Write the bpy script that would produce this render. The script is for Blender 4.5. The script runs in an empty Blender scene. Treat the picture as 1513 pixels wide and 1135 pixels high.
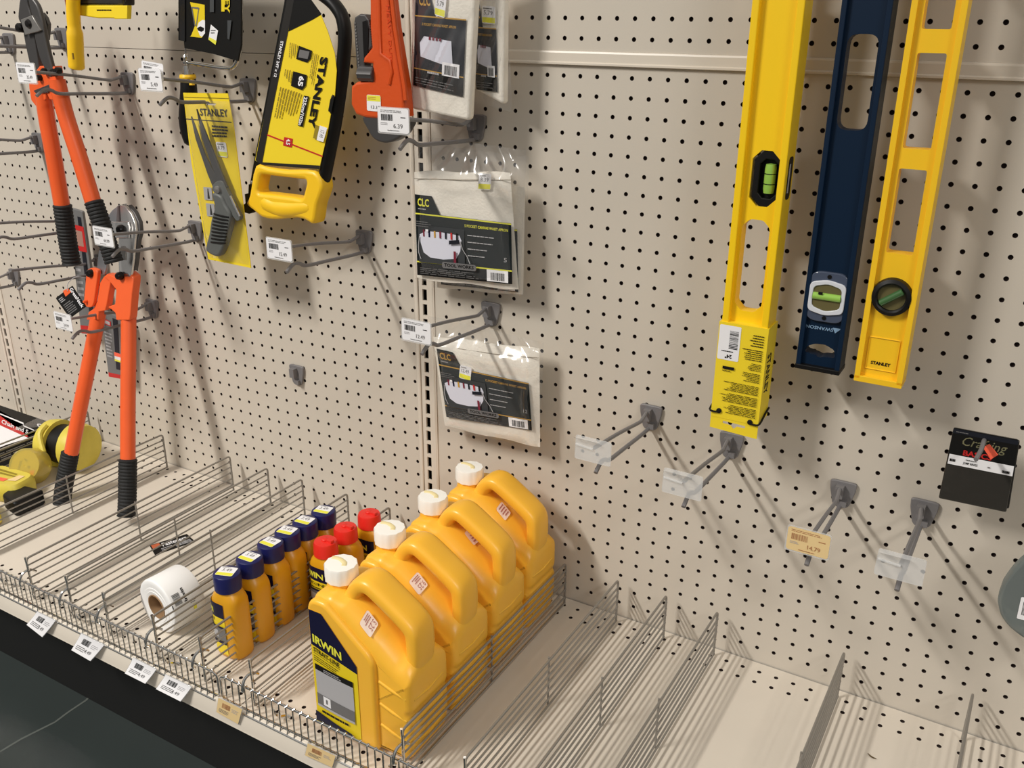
import bpy, bmesh, math, random
from mathutils import Vector, Matrix
random.seed(7)
S = bpy.context.scene
C = S.collection
PI = math.pi
INCH = 0.0254

# ---------------------------------------------------------------- camera, world, lights, exposure
FPX = 1374.82
CAM = Vector((0.69573, -1.19474, 0.07932))
ROT = Matrix(((0.86199, 0.50688, 0.00689), (0.19329, -0.31608, -0.92883), (-0.46863, 0.80198, -0.37044)))  # rows: right, down, forward
def _orth(m):
    f = m[2].normalized(); r = (m[0] - f * m[0].dot(f)).normalized(); d = f.cross(r)
    return r, d, f
RX, DX, FX = _orth(ROT)
cd = bpy.data.cameras.new('camera'); cam = bpy.data.objects.new('camera', cd); C.objects.link(cam)
cd.sensor_width = 36.0; cd.lens = 36.0 * FPX / 1513.0; cd.clip_start = 0.02
cam.matrix_world = Matrix.Translation(CAM) @ Matrix((RX, -DX, -FX)).transposed().to_4x4()
S.camera = cam
S.view_settings.view_transform = 'Standard'; S.view_settings.look = 'None'
S.view_settings.gamma = 1.0; S.view_settings.use_curve_mapping = False
S.view_settings.exposure = -0.09
w = bpy.data.worlds.new('world'); S.world = w; w.use_nodes = True
wn = w.node_tree; bgn = wn.nodes['Background']; bgn.inputs[0].default_value = (1.0, 0.97, 0.92, 1)
# the store around: pale ceiling with rows of lamps above, dark floor and shelving below
wt = wn.nodes.new('ShaderNodeTexCoord'); ws = wn.nodes.new('ShaderNodeSeparateXYZ'); wr = wn.nodes.new('ShaderNodeMapRange')
wn.links.new(wt.outputs['Generated'], ws.inputs[0]); wn.links.new(ws.outputs[2], wr.inputs[0])
wr.inputs[1].default_value = -0.15; wr.inputs[2].default_value = 0.35; wr.inputs[3].default_value = 0.07; wr.inputs[4].default_value = 0.46
wn.links.new(wr.outputs[0], bgn.inputs[1])
def area(name, loc, target, sx, sy, power, col):
    l = bpy.data.lights.new(name, 'AREA'); l.shape = 'RECTANGLE'; l.size = sx; l.size_y = sy; l.energy = power; l.color = col
    o = bpy.data.objects.new(name, l); C.objects.link(o); o.location = loc
    o.rotation_euler = (0, 0, 0)           # ceiling tubes: long side runs away from the wall, shining straight down
    return o
area('ceiling_lamp_left', (-1.45, -2.55, 2.0), None, 0.22, 1.3, 165, (1.0, 0.965, 0.90))
area('ceiling_lamp_right', (3.1, -2.45, 2.1), None, 0.6, 1.3, 72, (1.0, 0.965, 0.90))

def ray(px, py):
    return (RX * ((px - 756.5) / FPX) + DX * ((py - 567.5) / FPX) + FX)
def at(px, py, y):                          # the point of the plane Y = y seen at a photo pixel
    d = ray(px, py); return CAM + d * ((y - CAM.y) / d.y)
def atz(px, py, z):
    d = ray(px, py); return CAM + d * ((z - CAM.z) / d.z)
def att(px, py, a, b):                      # the leaning plane Y = a + b * Z
    d = ray(px, py); t = (a + b * CAM.z - CAM.y) / (d.y - b * d.z); return CAM + d * t

DECK = -0.838
FLOOR = -1.035

# ---------------------------------------------------------------- materials
MATS = {}
def lin(c): return c / 12.92 if c <= 0.04045 else ((c + 0.055) / 1.055) ** 2.4
def mat(name, rgb, rough=0.5, metal=0.0, noise=0.0, nscale=60, bump=0.0, bscale=200, coat=0.0, trans=0.0, spec=0.5, sss=0.0):
    if name in MATS: return MATS[name]
    m = bpy.data.materials.new(name); m.use_nodes = True; nt = m.node_tree; b = nt.nodes['Principled BSDF']
    col = tuple(lin(v / 255.0) for v in rgb) + (1,)
    b.inputs['Base Color'].default_value = col; b.inputs['Roughness'].default_value = rough
    b.inputs['Metallic'].default_value = metal; b.inputs['Specular IOR Level'].default_value = spec
    if coat: b.inputs['Coat Weight'].default_value = coat; b.inputs['Coat Roughness'].default_value = 0.15
    if sss: b.inputs['Subsurface Weight'].default_value = sss; b.inputs['Subsurface Radius'].default_value = (0.02, 0.01, 0.004); b.inputs['Subsurface Scale'].default_value = 0.3
    if noise or bump:
        tc = nt.nodes.new('ShaderNodeTexCoord')
    if noise:
        n = nt.nodes.new('ShaderNodeTexNoise'); n.inputs['Scale'].default_value = nscale; n.inputs['Detail'].default_value = 4
        r = nt.nodes.new('ShaderNodeMapRange'); r.inputs[1].default_value = 0.3; r.inputs[2].default_value = 0.7
        r.inputs[3].default_value = 1 - noise; r.inputs[4].default_value = 1 + noise
        mx = nt.nodes.new('ShaderNodeMix'); mx.data_type = 'RGBA'; mx.blend_type = 'MULTIPLY'; mx.inputs[0].default_value = 1
        nt.links.new(tc.outputs['Object'], n.inputs['Vector']); nt.links.new(n.outputs[0], r.inputs[0])
        mx.inputs[6].default_value = col; nt.links.new(r.outputs[0], mx.inputs[7]); nt.links.new(mx.outputs[2], b.inputs['Base Color'])
    if bump:
        n2 = nt.nodes.new('ShaderNodeTexNoise'); n2.inputs['Scale'].default_value = bscale; n2.inputs['Detail'].default_value = 3
        bp = nt.nodes.new('ShaderNodeBump'); bp.inputs['Strength'].default_value = bump; bp.inputs['Distance'].default_value = 0.002
        nt.links.new(tc.outputs['Object'], n2.inputs['Vector']); nt.links.new(n2.outputs[0], bp.inputs['Height']); nt.links.new(bp.outputs[0], b.inputs['Normal'])
    MATS[name] = m
    return m
def film(name, tint=(255, 255, 255), amount=0.16, rough=0.08, milk=0.06):    # clear plastic: mostly see-through, shiny on its folds
    m = bpy.data.materials.new(name); m.use_nodes = True; nt = m.node_tree; nt.nodes.clear()
    out = nt.nodes.new('ShaderNodeOutputMaterial'); t = nt.nodes.new('ShaderNodeBsdfTransparent'); g = nt.nodes.new('ShaderNodeBsdfGlossy')
    d = nt.nodes.new('ShaderNodeBsdfDiffuse'); fr = nt.nodes.new('ShaderNodeLayerWeight'); m1 = nt.nodes.new('ShaderNodeMixShader'); m2 = nt.nodes.new('ShaderNodeMixShader')
    c = tuple(lin(v / 255.0) for v in tint) + (1,)
    t.inputs[0].default_value = c; d.inputs[0].default_value = c; g.inputs['Roughness'].default_value = rough
    fr.inputs[0].default_value = 0.22
    ma = nt.nodes.new('ShaderNodeMath'); ma.operation = 'ADD'; ma.inputs[1].default_value = amount
    pw = nt.nodes.new('ShaderNodeMath'); pw.operation = 'POWER'; pw.inputs[1].default_value = 3.0; fr.inputs[0].default_value = 0.5
    nt.links.new(fr.outputs['Facing'], pw.inputs[0]); sc = nt.nodes.new('ShaderNodeMath'); sc.operation = 'MULTIPLY'; sc.inputs[1].default_value = 0.5; nt.links.new(pw.outputs[0], sc.inputs[0]); nt.links.new(sc.outputs[0], ma.inputs[0]); nt.links.new(ma.outputs[0], m1.inputs[0])
    nt.links.new(t.outputs[0], m1.inputs[1]); nt.links.new(g.outputs[0], m1.inputs[2])
    m2.inputs[0].default_value = milk; nt.links.new(m1.outputs[0], m2.inputs[1]); nt.links.new(d.outputs[0], m2.inputs[2]); nt.links.new(m2.outputs[0], out.inputs[0])
    MATS[name] = m; return m

M = dict(
 board=mat('beige_painted_hardboard', (203, 194, 181), 0.42, noise=0.03, nscale=3, bump=0.05, bscale=500),
 steel=mat('beige_painted_steel', (215, 205, 191), 0.36, noise=0.035, nscale=5),
 hole=mat('dark_gap', (40, 24, 20), 0.9),
 zinc=mat('grey_zinc_wire', (150, 146, 140), 0.35, metal=0.55),
 chrome=mat('chrome', (215, 213, 210), 0.09, metal=1.0),
 hook=mat('grey_hook_metal', (122, 119, 120), 0.45, metal=0.1),
 black=mat('black_plastic', (14, 13, 13), 0.45, spec=.3),
 rubber=mat('black_rubber_grip', (20, 20, 21), 0.7, bump=0.2, bscale=300),
 kick=mat('black_kick_plate', (10, 10, 10), 0.6),
 orange=mat('orange_painted_steel', (238, 98, 46), 0.35, noise=0.03, nscale=20),
 wrench=mat('orange_cast_iron', (212, 80, 24), 0.4, bump=0.15, bscale=150),
 darkmetal=mat('dark_forged_steel', (84, 82, 82), 0.42, metal=0.5),
 bolt=mat('black_bolt', (30, 27, 27), 0.3, metal=0.4),
 polished=mat('polished_steel', (220, 218, 216), 0.22, metal=0.9),
 greysteel=mat('grey_steel', (150, 147, 144), 0.35, metal=0.6),
 yellow=mat('yellow_plastic', (250, 200, 36), 0.38, sss=0.05),
 lyellow=mat('yellow_painted_aluminium', (252, 208, 20), 0.4),
 card=mat('yellow_card', (244, 214, 40), 0.5),
 jug=mat('amber_yellow_jug_plastic', (248, 186, 56), 0.34, sss=0.10, bump=0.05, bscale=120),
 bottle=mat('amber_yellow_bottle_plastic', (214, 154, 26), 0.34, sss=0.08),
 cap=mat('white_cap_plastic', (248, 244, 236), 0.45),
 bluecap=mat('navy_cap_plastic', (24, 28, 84), 0.35),
 redcap=mat('red_cap_plastic', (226, 44, 34), 0.4),
 navy=mat('navy_print', (12, 12, 48), 0.4, spec=.3),
 ink=mat('black_print', (12, 11, 10), 0.5, spec=.3),
 greyink=mat('grey_print', (110, 108, 108), 0.5),
 lgreyink=mat('pale_grey_print', (176, 174, 176), 0.5),
 white=mat('white_paper', (240, 238, 240), 0.5),
 cream=mat('old_cream_paper', (236, 206, 150), 0.5),
 lemon=mat('lemon_print', (232, 228, 70), 0.5),
 pyellow=mat('yellow_print', (234, 206, 30), 0.45),
 red=mat('red_print', (196, 36, 34), 0.5),
 orangesticker=mat('neon_orange_sticker', (255, 106, 76), 0.5),
 gold=mat('gold_print', (196, 150, 60), 0.5),
 charcoal=mat('charcoal_card', (28, 30, 38), 0.42, spec=.3),
 darkgreen=mat('dark_green_black_card', (18, 25, 27), 0.4, spec=.3),
 canvas=mat('cream_canvas', (238, 231, 219), 0.85, noise=0.05, nscale=40, bump=0.4, bscale=260),
 bluelevel=mat('dark_blue_anodised', (2, 28, 52), 0.45, spec=.3),
 vial=mat('green_vial_liquid', (150, 196, 84), 0.12, spec=0.8),
 dvial=mat('dim_green_vial', (66, 104, 60), 0.12, spec=0.8),
 olive=mat('olive_vial_window', (104, 96, 62), 0.2),
 greyplast=mat('grey_handle_plastic', (92, 94, 92), 0.5),
 roll=mat('white_label_roll_paper', (238, 237, 236), 0.6),
 tube=mat('brown_cardboard_core', (150, 118, 84), 0.8),
 floor=mat('dark_green_floor_tile', (46, 52, 51), 0.35, noise=0.06, nscale=4),
 darkbag=mat('black_glossy_poly_bag', (50, 47, 43), 0.25, bump=0.5, bscale=60),
 yell2=mat('pale_yellow_plastic', (216, 198, 78), 0.4, noise=0.05, nscale=50),
 maroon=mat('maroon_print', (120, 30, 50), 0.5),
)
M['clear'] = film('clear_plastic_bag', amount=0.08, rough=0.17, milk=0.03)
M['plate'] = film('clear_label_plate', amount=0.12, rough=0.1, milk=0.26)
M['tintfilm'] = film('smoky_clear_shell', tint=(150, 158, 156), amount=0.10, rough=0.05, milk=0.45)
M['yfilm'] = film('yellow_tinted_shell', tint=(230, 214, 110), amount=0.10, rough=0.08, milk=0.35)

# ---------------------------------------------------------------- mesh helpers
class MB:
    def __init__(s): s.v = []; s.f = []; s.m = []; s.mats = []
    def mi(s, m):
        if m not in s.mats: s.mats.append(m)
        return s.mats.index(m)
    def add(s, vs, fs, m):
        k = len(s.v); s.v += [Vector(v) for v in vs]; i = s.mi(m)
        for f in fs: s.f.append([k + a for a in f]); s.m.append(i)
    def box(s, c, size, m, R=None):
        c = Vector(c); R = R or Matrix.Identity(3); vs = []
        for x in (-.5, .5):
            for y in (-.5, .5):
                for z in (-.5, .5): vs.append(c + R @ Vector((x * size[0], y * size[1], z * size[2])))
        s.add(vs, [(0, 1, 3, 2), (4, 6, 7, 5), (0, 4, 5, 1), (2, 3, 7, 6), (0, 2, 6, 4), (1, 5, 7, 3)], m)
    def bb(s, x0, x1, y0, y1, z0, z1, m): s.box(((x0 + x1) / 2, (y0 + y1) / 2, (z0 + z1) / 2), (abs(x1 - x0), abs(y1 - y0), abs(z1 - z0)), m)
    def tube(s, path, r, m, n=10, closed=False, flat=1.0, up=None, caps=True, sq=2):
        P = [Vector(p) for p in path]; k = len(P); rings = []
        rr = r if isinstance(r, (list, tuple)) else [r] * k
        nprev = None
        for i, p in enumerate(P):
            a = P[(i - 1) % k] if (closed or i) else p; b = P[(i + 1) % k] if (closed or i < k - 1) else p
            t = (b - a).normalized()
            if nprev is None:
                nprev = Vector(up) if up else (Vector((0, 0, 1)) if abs(t.z) < 0.9 else Vector((1, 0, 0)))
            nn = (nprev - t * nprev.dot(t)).normalized(); nprev = nn; bn = t.cross(nn)
            se = lambda c: math.copysign(abs(c) ** (2.0 / sq), c)
            rings.append([p + nn * (rr[i] * se(math.cos(2 * PI * j / n))) + bn * (rr[i] * flat * se(math.sin(2 * PI * j / n))) for j in range(n)])
        s.rings(rings, m, caps=caps and not closed, closed=closed)
    def rings(s, rings, m, caps=True, closed=False):
        n = len(rings[0]); k = len(rings); vs = [v for r in rings for v in r]; fs = []
        for i in range(k if closed else k - 1):
            a = i * n; b = ((i + 1) % k) * n
            for j in range(n): fs.append((a + j, a + (j + 1) % n, b + (j + 1) % n, b + j))
        if caps: fs.append(tuple(range(n))[::-1]); fs.append(tuple((k - 1) * n + j for j in range(n)))
        s.add(vs, fs, m)
    def lathe(s, prof, c, m, n=24, axis='z', R=None, caps=True, tooth=0, tn=0):
        c = Vector(c); rings = []
        for (r, h) in prof:
            ring = []
            for j in range(n):
                a = 2 * PI * j / n; q = r * (1 + (tooth if tn and j % (n // tn) == 0 else 0))
                p = Vector((q * math.cos(a), q * math.sin(a), h))
                if R: p = R @ p
                elif axis == 'x': p = Vector((p.z, p.x, p.y))
                elif axis == 'y': p = Vector((p.x, p.z, p.y))
                ring.append(c + p)
            rings.append(ring)
        s.rings(rings, m, caps=caps)
    def curve2d(s, outlines, fn, m, half, bevel=0.0, res=2):     # a flat plate with holes: 2D outlines (a, b), thickness along w
        cu = bpy.data.curves.new('t', 'CURVE'); cu.dimensions = '2D'; cu.fill_mode = 'BOTH'
        cu.extrude = max(half - bevel, 0); cu.bevel_depth = bevel; cu.bevel_resolution = res; cu.offset = -bevel
        for ol in outlines:
            sp = cu.splines.new('POLY'); sp.points.add(len(ol) - 1); sp.use_cyclic_u = True
            for p, q in zip(sp.points, ol): p.co = (q[0], q[1], 0, 1)
        o = bpy.data.objects.new('t', cu); me = bpy.data.meshes.new_from_object(o)
        s.add([fn(v.co.x, v.co.y, v.co.z) for v in me.vertices], [tuple(p.vertices) for p in me.polygons], m)
        bpy.data.objects.remove(o); bpy.data.curves.remove(cu); bpy.data.meshes.remove(me)
    def plate(s, outlines, y0, y1, m, bevel=0.0, tilt=None):    # outlines in (x, z) between y0 (front) and y1 (back)
        ym = (y0 + y1) / 2
        s.curve2d(outlines, lambda a, b, w: Vector((a, ym - w, b)), m, abs(y1 - y0) / 2, bevel)
    def build(s, name, parent=None, smooth=True, angle=35, bevel=0.0, seg=2, solid=0.0):
        off = parent.get('_o', None) if parent else None
        o0 = Vector(parent['_o']) if parent and '_o' in parent else None
        if parent is None:
            lo = Vector([min(v[i] for v in s.v) for i in range(3)]); hi = Vector([max(v[i] for v in s.v) for i in range(3)])
            base = Vector(((lo.x + hi.x) / 2, (lo.y + hi.y) / 2, lo.z))
        else: base = o0
        me = bpy.data.meshes.new(name); me.from_pydata([tuple(v - base) for v in s.v], [], s.f)
        for mm in s.mats: me.materials.append(mm)
        me.polygons.foreach_set('material_index', s.m)
        if smooth:
            me.polygons.foreach_set('use_smooth', [True] * len(me.polygons))
            try: me.set_sharp_from_angle(angle=math.radians(angle))
            except Exception: pass
        me.update()
        o = bpy.data.objects.new(name, me); C.objects.link(o)
        if parent is None: o.location = base
        else: o.parent = parent
        o['_o'] = tuple(base)
        if bevel:
            b = o.modifiers.new('bevel', 'BEVEL'); b.width = bevel; b.segments = seg; b.limit_method = 'ANGLE'; b.angle_limit = math.radians(40)
        if solid:
            b = o.modifiers.new('solid', 'SOLIDIFY'); b.thickness = solid
        return o
def tag(o, label=None, cat=None, group=None, kind=None):
    if label: o['label'] = label
    if cat: o['category'] = cat
    if group: o['group'] = group
    if kind: o['kind'] = kind
    return o
def thing(name, loc, label, cat, group=None):
    o = bpy.data.objects.new(name, None); C.objects.link(o); o.location = loc; o['_o'] = tuple(loc); o.empty_display_size = 0.02
    return tag(o, label, cat, group)
def copy_tree(o, loc, label=None, rotz=None):
    c = o.copy(); C.objects.link(c); c.location = loc
    if rotz is not None: c.rotation_euler = (0, 0, rotz)
    if label: c['label'] = label
    def rec(src, dst):
        for ch in list(src.children):
            d = ch.copy(); C.objects.link(d); d.parent = dst; rec(ch, d)
    rec(o, c); return c
def smooth(pts, n=4, closed=True):          # Catmull-Rom through the points
    P = [Vector(p).to_3d() if len(p) == 2 else Vector(p) for p in pts]; k = len(P); out = []
    for i in range(k if closed else k - 1):
        p0 = P[(i - 1) % k] if closed or i else P[0]; p1 = P[i]; p2 = P[(i + 1) % k]; p3 = P[(i + 2) % k] if closed or i < k - 2 else P[-1]
        for j in range(n):
            t = j / n
            out.append(0.5 * ((2 * p1) + (p2 - p0) * t + (2 * p0 - 5 * p1 + 4 * p2 - p3) * t * t + (3 * p1 - p0 - 3 * p2 + p3) * t ** 3))
    if not closed: out.append(P[-1])
    return out
def roundpoly(pts, r=0.2, n=4):             # rounds corners: r as a fraction of the shorter side, or metres if < 0
    P = [Vector((p[0], p[1])) for p in pts]; k = len(P); out = []
    for i in range(k):
        a, b, c = P[i - 1], P[i], P[(i + 1) % k]
        d = min((a - b).length, (c - b).length) * 0.5; q = min(-r, d) if r < 0 else d * 2 * r
        s0 = b + (a - b).normalized() * q; s1 = b + (c - b).normalized() * q
        for j in range(n + 1):
            t = j / n; out.append(((1 - t) ** 2 * s0 + 2 * t * (1 - t) * b + t * t * s1)[:])
    return out
def xz(pts, y): return [(lambda p: (p.x, p.z))(at(a, b, y)) for a, b in pts]
def zm(pts, x0, y0, s): return [(x0 + u * s, y0 + v * s) for u, v in pts]

# ---------------------------------------------------------------- printing: boxes, bars and lettering laid on a surface
_tc = {}
def textmesh(txt, bold=0.0):
    k = (txt, bold)
    if k not in _tc:
        cu = bpy.data.curves.new('t', 'FONT'); cu.body = txt; cu.size = 1; cu.offset = bold; cu.resolution_u = 2; cu.fill_mode = 'FRONT'
        o = bpy.data.objects.new('t', cu); me = bpy.data.meshes.new_from_object(o)
        vs = [v.co.copy() for v in me.vertices]; fs = [tuple(p.vertices) for p in me.polygons]
        bpy.data.objects.remove(o); bpy.data.curves.remove(cu); bpy.data.meshes.remove(me)
        x0 = min(v.x for v in vs); x1 = max(v.x for v in vs); y0 = min(v.y for v in vs); y1 = max(v.y for v in vs)
        _tc[k] = ([((v.x - x0) / (x1 - x0), (v.y - y0) / (y1 - y0)) for v in vs], fs)
    return _tc[k]
class Print:                                # coordinates are 0..1 across (u) and up (v) a surface given by fn(u, v, lift)
    def __init__(s, fn, mb=None, step=0.00012): s.fn = fn; s.mb = mb or MB(); s.step = step; s.mb.k = getattr(s.mb, 'k', 0)
    def lift(s): s.mb.k += 1; return s.mb.k * s.step
    def poly(s, pts, m, n=None):
        h = s.lift(); s.mb.add([s.fn(u, v, h) for u, v in pts], [tuple(range(len(pts)))], m); return s
    def rect(s, u0, v0, u1, v1, m, seg=1):
        h = s.lift()
        if seg == 1: s.mb.add([s.fn(u0, v0, h), s.fn(u1, v0, h), s.fn(u1, v1, h), s.fn(u0, v1, h)], [(0, 1, 2, 3)], m)
        else:
            vs = []; fs = []
            for j in range(seg + 1):
                for i in range(seg + 1): vs.append(s.fn(u0 + (u1 - u0) * i / seg, v0 + (v1 - v0) * j / seg, h))
            for j in range(seg):
                for i in range(seg): a = j * (seg + 1) + i; fs.append((a, a + 1, a + seg + 2, a + seg + 1))
            s.mb.add(vs, fs, m)
        return s
    def text(s, t, u0, v0, u1, v1, m, rot=0, bold=0.0):          # lettering fitted to the box; rot in quarter turns counter-clockwise
        h = s.lift(); vs, fs = textmesh(t, bold); out = []
        for a, b in vs:
            for _ in range(rot % 4): a, b = 1 - b, a
            out.append(s.fn(u0 + (u1 - u0) * a, v0 + (v1 - v0) * b, h))
        s.mb.add(out, fs, m); return s
    def barcode(s, u0, v0, u1, v1, m, vertical=True, n=16):
        h = s.lift(); rnd = random.Random(n); x = 0.0; vs = []; fs = []
        while x < 1:
            wd = rnd.choice((.02, .035, .05)); e = min(1, x + wd)
            a = (u0 + (u1 - u0) * x, v0, u0 + (u1 - u0) * e, v1) if vertical else (u0, v0 + (v1 - v0) * x, u1, v0 + (v1 - v0) * e)
            k = len(vs); vs += [s.fn(a[0], a[1], h), s.fn(a[2], a[1], h), s.fn(a[2], a[3], h), s.fn(a[0], a[3], h)]; fs.append((k, k + 1, k + 2, k + 3))
            x = e + rnd.choice((.02, .03, .04))
        s.mb.add(vs, fs, m); return s
    def lines(s, u0, v0, u1, v1, n, m, seed=1, fill=0.45, across=True, ragged=0.35):   # blocks of print too small to read
        h = s.lift(); rnd = random.Random(seed); vs = []; fs = []
        for i in range(n):
            c0 = (i + (1 - fill) / 2) / n; c1 = c0 + fill / n; x = 0.0; end = 1 - rnd.random() * ragged
            while x < end:
                e = min(end, x + rnd.uniform(.06, .2))
                a = (u0 + (u1 - u0) * x, v1 - (v1 - v0) * c1, u0 + (u1 - u0) * e, v1 - (v1 - v0) * c0) if across else (u0 + (u1 - u0) * c0, v1 - (v1 - v0) * e, u0 + (u1 - u0) * c1, v1 - (v1 - v0) * x)
                k = len(vs); vs += [s.fn(a[0], a[1], h), s.fn(a[2], a[1], h), s.fn(a[2], a[3], h), s.fn(a[0], a[3], h)]; fs.append((k, k + 1, k + 2, k + 3)); x = e + .02
        s.mb.add(vs, fs, m); return s
    def build(s, name, parent): return s.mb.build(name, parent, smooth=False)
def quad(TL, TR, BR, BL):                   # bilinear surface from four corner points, lifted along its normal
    TL, TR, BR, BL = map(Vector, (TL, TR, BR, BL)); n = (TR - TL).cross(BL - TL).normalized() * -1
    def fn(u, v, h): return (BL * (1 - u) + BR * u) * (1 - v) + (TL * (1 - u) + TR * u) * v + n * h
    return fn
def pxf(y): return lambda u, v, h: at(u, -v, y - h)       # u = photo column, v = minus photo row, on the plane Y = y
def pquad(pts, y): return quad(*[at(a, b, y) for a, b in pts])       # four photo pixels TL, TR, BR, BL on the plane Y = y
def rrect(u0, v0, u1, v1, r, asp=1.0, n=4):
    out = []
    for cx, cy, a0 in ((u1 - r, v1 - r * asp, 0), (u0 + r, v1 - r * asp, 90), (u0 + r, v0 + r * asp, 180), (u1 - r, v0 + r * asp, 270)):
        for j in range(n + 1):
            a = math.radians(a0 + 90 * j / n); out.append((cx + r * math.cos(a), cy + r * asp * math.sin(a)))
    return out
def price_print(p, price, seed=1, paper=None, faded=False):
    p.poly(rrect(0, 0, 1, 1, .07, 1.5), paper or M['white'])
    ik = M['ink'] if not faded else mat('faded_brown_print', (176, 120, 80), .6)
    p.lines(.08, .8, .8, .92, 2, M['greyink'] if not faded else ik, seed, ragged=.1)
    p.barcode(.1, .48, .48, .74, ik, n=seed + 20)
    p.lines(.74, .6, .92, .68, 1, ik, seed + 3)
    if price: p.text(price, .5, .2, .8, .38, M['greyink'] if not faded else ik)
    p.lines(.08, .3, .3, .42, 2, M['lgreyink'], seed + 5); p.lines(.3, .07, .75, .13, 1, M['greyink'] if not faded else ik, seed + 6)
    return p
def sticker(p, price, seed=1):              # small white price sticker with a yellow lower band
    p.poly(rrect(0, 0, 1, 1, .12, 1.0), M['white']); p.rect(.03, .05, .97, .36, M['lemon'])
    p.text(price, .15, .5, .8, .75, M['greyink']) ; p.lines(.1, .8, .8, .92, 1, M['greyink'], seed)
    return p

# ================================================================ SETTING
HR = 0.0031                                  # hole radius, quarter-inch pegboard
def perf(mb, x0, x1, z0, z1, cols, rows, fn, m, mh, depth=0.004, n=10, r=HR):
    """sheet from (x0,z0) to (x1,z1) with real holes at every (col, row); fn maps (a, b, d) to space"""
    xs = sorted(cols); zs = sorted(rows)
    def edges(c, lo, hi):
        e = [lo]
        for a, b in zip(c, c[1:]): e.append((a + b) / 2)
        return e + [hi]
    h = INCH / 2
    ex = [x0] + [v for c in xs for v in (c - h, c + h)] + [x1]; ez = [z0] + [v for c in zs for v in (c - h, c + h)] + [z1]
    def uniq(e):
        o = []
        for v in sorted(e):
            if not o or v - o[-1] > 1e-5: o.append(v)
        return o
    ex = uniq([min(max(v, x0), x1) for v in ex]); ez = uniq([min(max(v, z0), z1) for v in ez])
    k = len(mb.v); vs = []; fs = []; fm = []
    im = mb.mi(m); ih = mb.mi(mh)
    nx = len(ex)
    for b in ez:
        for a in ex: vs.append(fn(a, b, 0))
    for j in range(len(ez) - 1):
        cz = [c for c in zs if ez[j] < c < ez[j + 1]]
        for i in range(nx - 1):
            q = (j * nx + i, j * nx + i + 1, (j + 1) * nx + i + 1, (j + 1) * nx + i)
            cx = [c for c in xs if ex[i] < c < ex[i + 1]] if cz else []
            if not cx: fs.append(q); fm.append(im); continue
            s0 = len(vs)
            for t in range(n):
                a = PI * 1.25 + 2 * PI * t / n; vs.append(fn(cx[0] + r * math.cos(a), cz[0] + r * math.sin(a), 0))
            for t in range(n):
                a = PI * 1.25 + 2 * PI * t / n; vs.append(fn(cx[0] + r * math.cos(a), cz[0] + r * math.sin(a), depth))
            st = [round(n * e / 4) for e in range(5)]
            for e in range(4):
                ring = [s0 + (t % n) for t in range(st[e], st[e + 1] + 1)]
                fs.append([q[e], q[(e + 1) % 4]] + ring[::-1]); fm.append(im)
            for t in range(n):
                u = (t + 1) % n; fs.append((s0 + t, s0 + u, s0 + n + u, s0 + n + t)); fm.append(ih)
            fs.append([s0 + n + t for t in range(n)]); fm.append(ih)
    mb.v += [Vector(v) for v in vs]
    for f, c in zip(fs, fm): mb.f.append([k + a for a in f]); mb.m.append(c)
wallfn = lambda a, b, d: Vector((a, d, b))
SEAM = 0.0145
UP = [-102.5, -54.7, -6.65, 41.4]           # upright centres in inches
bays = [(-101, -56.4, -56), (-53.2, -8, -8.0), (-5.1, 40, -5.0)]
XO = 0.0
panels = MB(); allv = []
for bi, (u0, u1) in enumerate(zip(UP, UP[1:])):
    a0 = u0 * INCH + 0.019; a1 = u1 * INCH - 0.019
    off = {0: 0.0125, 1: 0.0085, 2: 0.0}[bi]
    first = {0: -101, 1: -53, 2: -5}[bi]; cnt = 46
    cols = [(first + i) * INCH + off for i in range(cnt)]
    cols = [c for c in cols if a0 + .006 < c < a1 - .006]
    perf(panels, a0, a1, DECK - 0.02, SEAM - .0005, cols, [-j * INCH for j in range(0, 33)], wallfn, M['board'], M['hole'])
    perf(panels, a0, a1, SEAM + (0.018 if bi == 2 else 0.0005), 0.62, cols, [INCH * (1.9 + j) for j in range(0, 22)], wallfn, M['board'], M['hole'])
    # sheet behind the gap, so that the seam reads as a dark line
    panels.bb(a0, a1, .004, .006, SEAM - .01, SEAM + .03, mat('brown_shadow_gap', (96, 84, 70), .7))
    if bi == 2:                              # rolled steel joint between the two boards
        panels.rings([[Vector((x, y, z)) for y, z in ((.002, SEAM + .0185), (-.0022, SEAM + .0172), (-.003, SEAM + .015), (-.0032, SEAM + .004), (-.0055, SEAM + .0025), (-.0055, SEAM + .0002), (-.001, SEAM - .0005), (.002, SEAM - .0002))] for x in (a0, a1)], M['steel'])
panels.bb(-2.62, 1.12, .028, .03, DECK - .03, .63, M['hole'])
wall = tag(panels.build('wall_back', None, smooth=False), kind='structure')
for n_, u in enumerate(UP):
    t = MB(); x = u * INCH; hw = .0044
    # slotted steel upright: side channels and a face with slots every inch
    for s in (-1, 1):
        t.bb(x + s * hw, x + s * .0115, -.0005, .003, DECK - .02, .62, M['steel'])
        t.rings([[Vector((x + s * a, y, z)) for a, y in ((.0125, .003), (.0125, -.0022), (.0135, -.003), (.0165, -.003), (.018, -.0022), (.0195, -.002), (.0195, .003))] for z in (DECK - .02, .62)], M['steel'])
    z = -.8509 + .0085
    while z < .62:
        t.bb(x - hw, x + hw, -.0005, .003, z + .0192, z + .0254, M['steel']); z += INCH
    t.bb(x - .0125, x + .0125, .02, .022, DECK - .02, .62, M['hole'])
    tag(t.build('trim_%d' % (n_ + 1), None, smooth=False), kind='structure')
fl = MB(); fl.bb(-3.2, 2.2, -2.6, 0.1, FLOOR - .02, FLOOR, M['floor'])
tag(fl.build('floor', None), kind='structure')
fc = MB()                                     # pale scuff lines on the floor
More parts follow.
